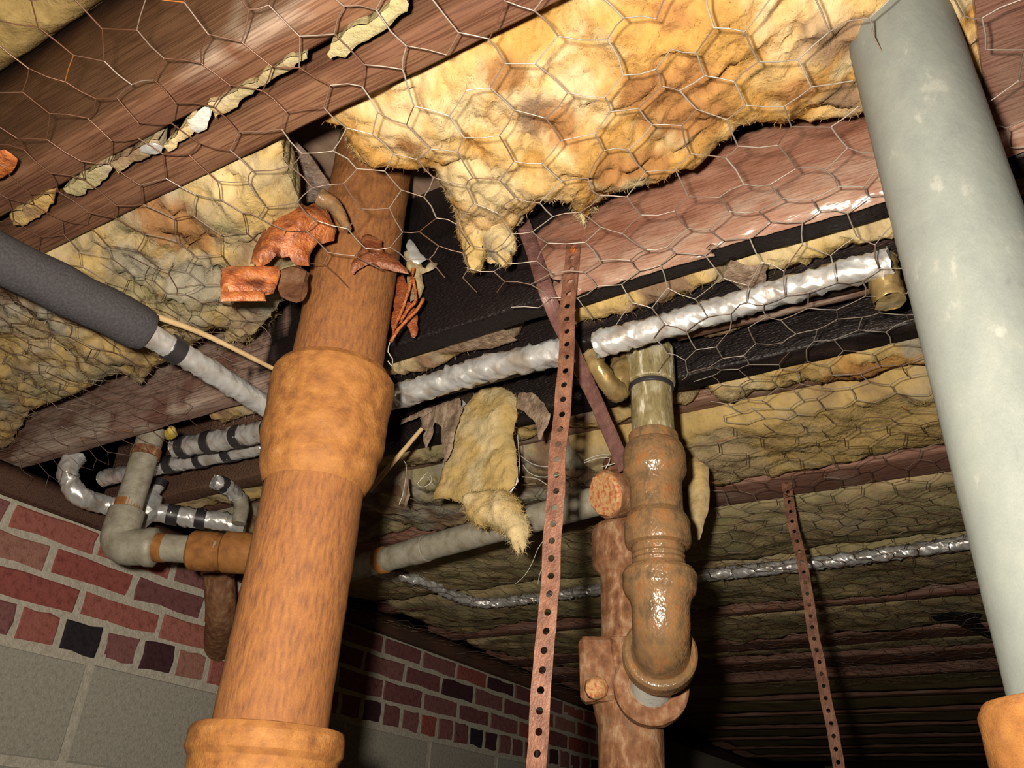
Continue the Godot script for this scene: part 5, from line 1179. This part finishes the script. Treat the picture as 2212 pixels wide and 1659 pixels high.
# ---------------------------------------------------------------- chicken wire
func wire_nets() -> void:
	var hole := PackedVector2Array([Vector2(-1.0, -.70), Vector2(-.80, -.63), Vector2(-.74, -.55), Vector2(-.58, -.56), Vector2(-.55, -.58), Vector2(-.50, -.64), Vector2(-.46, -.70), Vector2(-.40, -.745), Vector2(-.33, -.775), Vector2(-.31, -.9), Vector2(-.33, -1.3), Vector2(-.5, -1.24), Vector2(-1.02, -1.3), Vector2(-1.5, -1.3), Vector2(-1.5, -.80), Vector2(-1.2, -.79)])
	var near_gone := func(p: Vector3) -> bool:
		var q := Vector2(p.x + nb.get_noise_3dv(p * 20.0) * .03, p.z + nb.get_noise_3dv(p * 20.0 + Vector3(7, 0, 0)) * .03)
		if Geometry2D.is_point_in_polygon(q, hole): return true
		if Vector2(p.x + .655, p.z + .63).length() < .072: return true
		if Vector2(p.x - .037, p.z + .575).length() < .056: return true
		if p.z < -.79 and p.x < -.9: return true
		return p.x < -1.6
	var level := func(p: Vector3) -> float:
		var y := .603 + .008 * na.get_noise_2d(p.x * 4.0, p.z * 4.0)
		y -= .028 * smoothstep(-.74, -.80, p.z) * (1.0 - smoothstep(-.9, -1.0, p.z))
		if p.z > -.27: y += .006
		return y
	var rusty := func(p: Vector3) -> float: return .3 + .5 * smoothstep(-.3, -.65, p.x) + (.35 if p.z > -.36 else 0.0)
	var a := obj("wire_netting", netting(-1.58, .62, .12, -1.17, level, near_gone, rusty, .00058, 5, 61), M.wire)
	tag(a, "torn hexagonal wire netting slung under the near joists round the soil pipe", "netting")
	var far_gone := func(p: Vector3) -> bool:
		if p.x < -1.6 or p.z > -1.13: return true
		return Vector2(p.x + .473, p.z + 1.117).length() < .06
	var flevel := func(p: Vector3) -> float: return .578 + .010 * na.get_noise_2d(p.x * 3.0, p.z * 3.0)
	var frusty := func(_p: Vector3) -> float: return .8
	var b := obj("wire_netting", netting(-1.62, 1.1, -1.12, -3.2, flevel, far_gone, frusty, .0006, 4, 63), M.wire)
	tag(b, "rusty fine hexagonal netting stretched under the far batts", "netting")
	# a crumpled loose layer below the dirty batt
	var hole2 := func(p: Vector3) -> bool: return p.x > -.80 + .05 * nb.get_noise_3dv(p * 12.0) or (Vector2(p.x + .87, p.z).length() < .0) or p.z < -.66 or p.x < -1.25
	var clevel := func(p: Vector3) -> float: return .622 + .012 * nb.get_noise_2d(p.x * 9.0, p.z * 9.0)
	var c := obj("wire_netting", netting(-1.55, -.72, -.42, -.82, clevel, hole2, func(_p): return .8, .0006, 4, 65), M.wire)
	tag(c, "crumpled second layer of netting under the dirty batt by the brick wall", "netting")
	# loose ends curling by the hanging strip
	var k := thing("loose_wire", "tangle of bright loose wire ends behind the perforated strap", "wire")
	for q in [[Vector3(-0.6236, 0.5683, -1.04), Vector3(-0.6011, 0.5499, -1.04), Vector3(-0.5752, 0.5401, -1.04), Vector3(-0.546, 0.5387, -1.04)], [Vector3(-0.6243, 0.556, -1.05), Vector3(-0.6132, 0.5415, -1.05), Vector3(-0.593, 0.5296, -1.05), Vector3(-0.5634, 0.5259, -1.05), Vector3(-0.5428, 0.5302, -1.05)], [Vector3(-0.6251, 0.5354, -1.05), Vector3(-0.5971, 0.5271, -1.05), Vector3(-0.5713, 0.5097, -1.05), Vector3(-0.545, 0.5147, -1.05)], [Vector3(-0.5127, 0.539, -1.05), Vector3(-0.4903, 0.5426, -1.05), Vector3(-0.4683, 0.5384, -1.05), Vector3(-0.4763, 0.5226, -1.05)], [Vector3(-0.5128, 0.543, -1.05), Vector3(-0.4823, 0.5475, -1.05), Vector3(-0.4512, 0.5366, -1.05), Vector3(-0.4591, 0.5288, -1.05), Vector3(-0.4825, 0.5269, -1.05)], [Vector3(-0.6319, 0.6084, -1.04), Vector3(-0.6257, 0.5562, -1.04), Vector3(-0.6262, 0.5316, -1.04)]]:
		var l := bend(q, .01)
		obj("wire_end", sweep(l, same(.0009, l.size()), 5, 0.0, 1.0, func(_p): return Color(.6, .57, .5)), M.wire, k)
	var k3 := thing("loose_wire", "two thin wires dangling under the drain line beside the strap", "wire")
	for q in [[Vector3(-0.6002, 0.4709, -1.1), Vector3(-0.6062, 0.4466, -1.1), Vector3(-0.6192, 0.4289, -1.1), Vector3(-0.6286, 0.4071, -1.1), Vector3(-0.643, 0.386, -1.1), Vector3(-0.6595, 0.375, -1.1)], [Vector3(-0.5946, 0.4528, -1.1), Vector3(-0.5973, 0.4299, -1.1), Vector3(-0.6049, 0.4042, -1.1), Vector3(-0.6143, 0.3865, -1.1), Vector3(-0.6171, 0.3705, -1.1)]]:
		var l := bend(q, .01)
		obj("wire_end", sweep(l, same(.0006, l.size()), 5, 0.0, 1.0, func(_p): return Color(.35, .33, .27)), M.wire, k3)
	var k2 := thing("loose_wire", "curl of bright wire in front of the olive batt by the soil pipe", "wire")
	for q in [[Vector3(-0.7976, 0.5377, -1), Vector3(-0.7802, 0.5516, -1), Vector3(-0.7712, 0.5331, -1), Vector3(-0.7865, 0.5257, -1), Vector3(-0.8, 0.5339, -1), Vector3(-0.784, 0.5438, -1), Vector3(-0.7644, 0.5236, -1)], [Vector3(-0.8345, 0.5019, -1), Vector3(-0.8282, 0.5261, -1), Vector3(-0.8284, 0.5691, -1), Vector3(-0.8365, 0.5838, -1)], [Vector3(-0.6187, 0.5786, -0.6809), Vector3(-0.6191, 0.564, -0.6805), Vector3(-0.6138, 0.5545, -0.6853), Vector3(-0.6137, 0.5438, -0.6854), Vector3(-0.6178, 0.5499, -0.6817)]]:
		var l := bend(q, .008)
		obj("wire_end", sweep(l, same(.0008, l.size()), 5, 0.0, 1.0, func(_p): return Color(.6, .57, .5)), M.wire, k2)
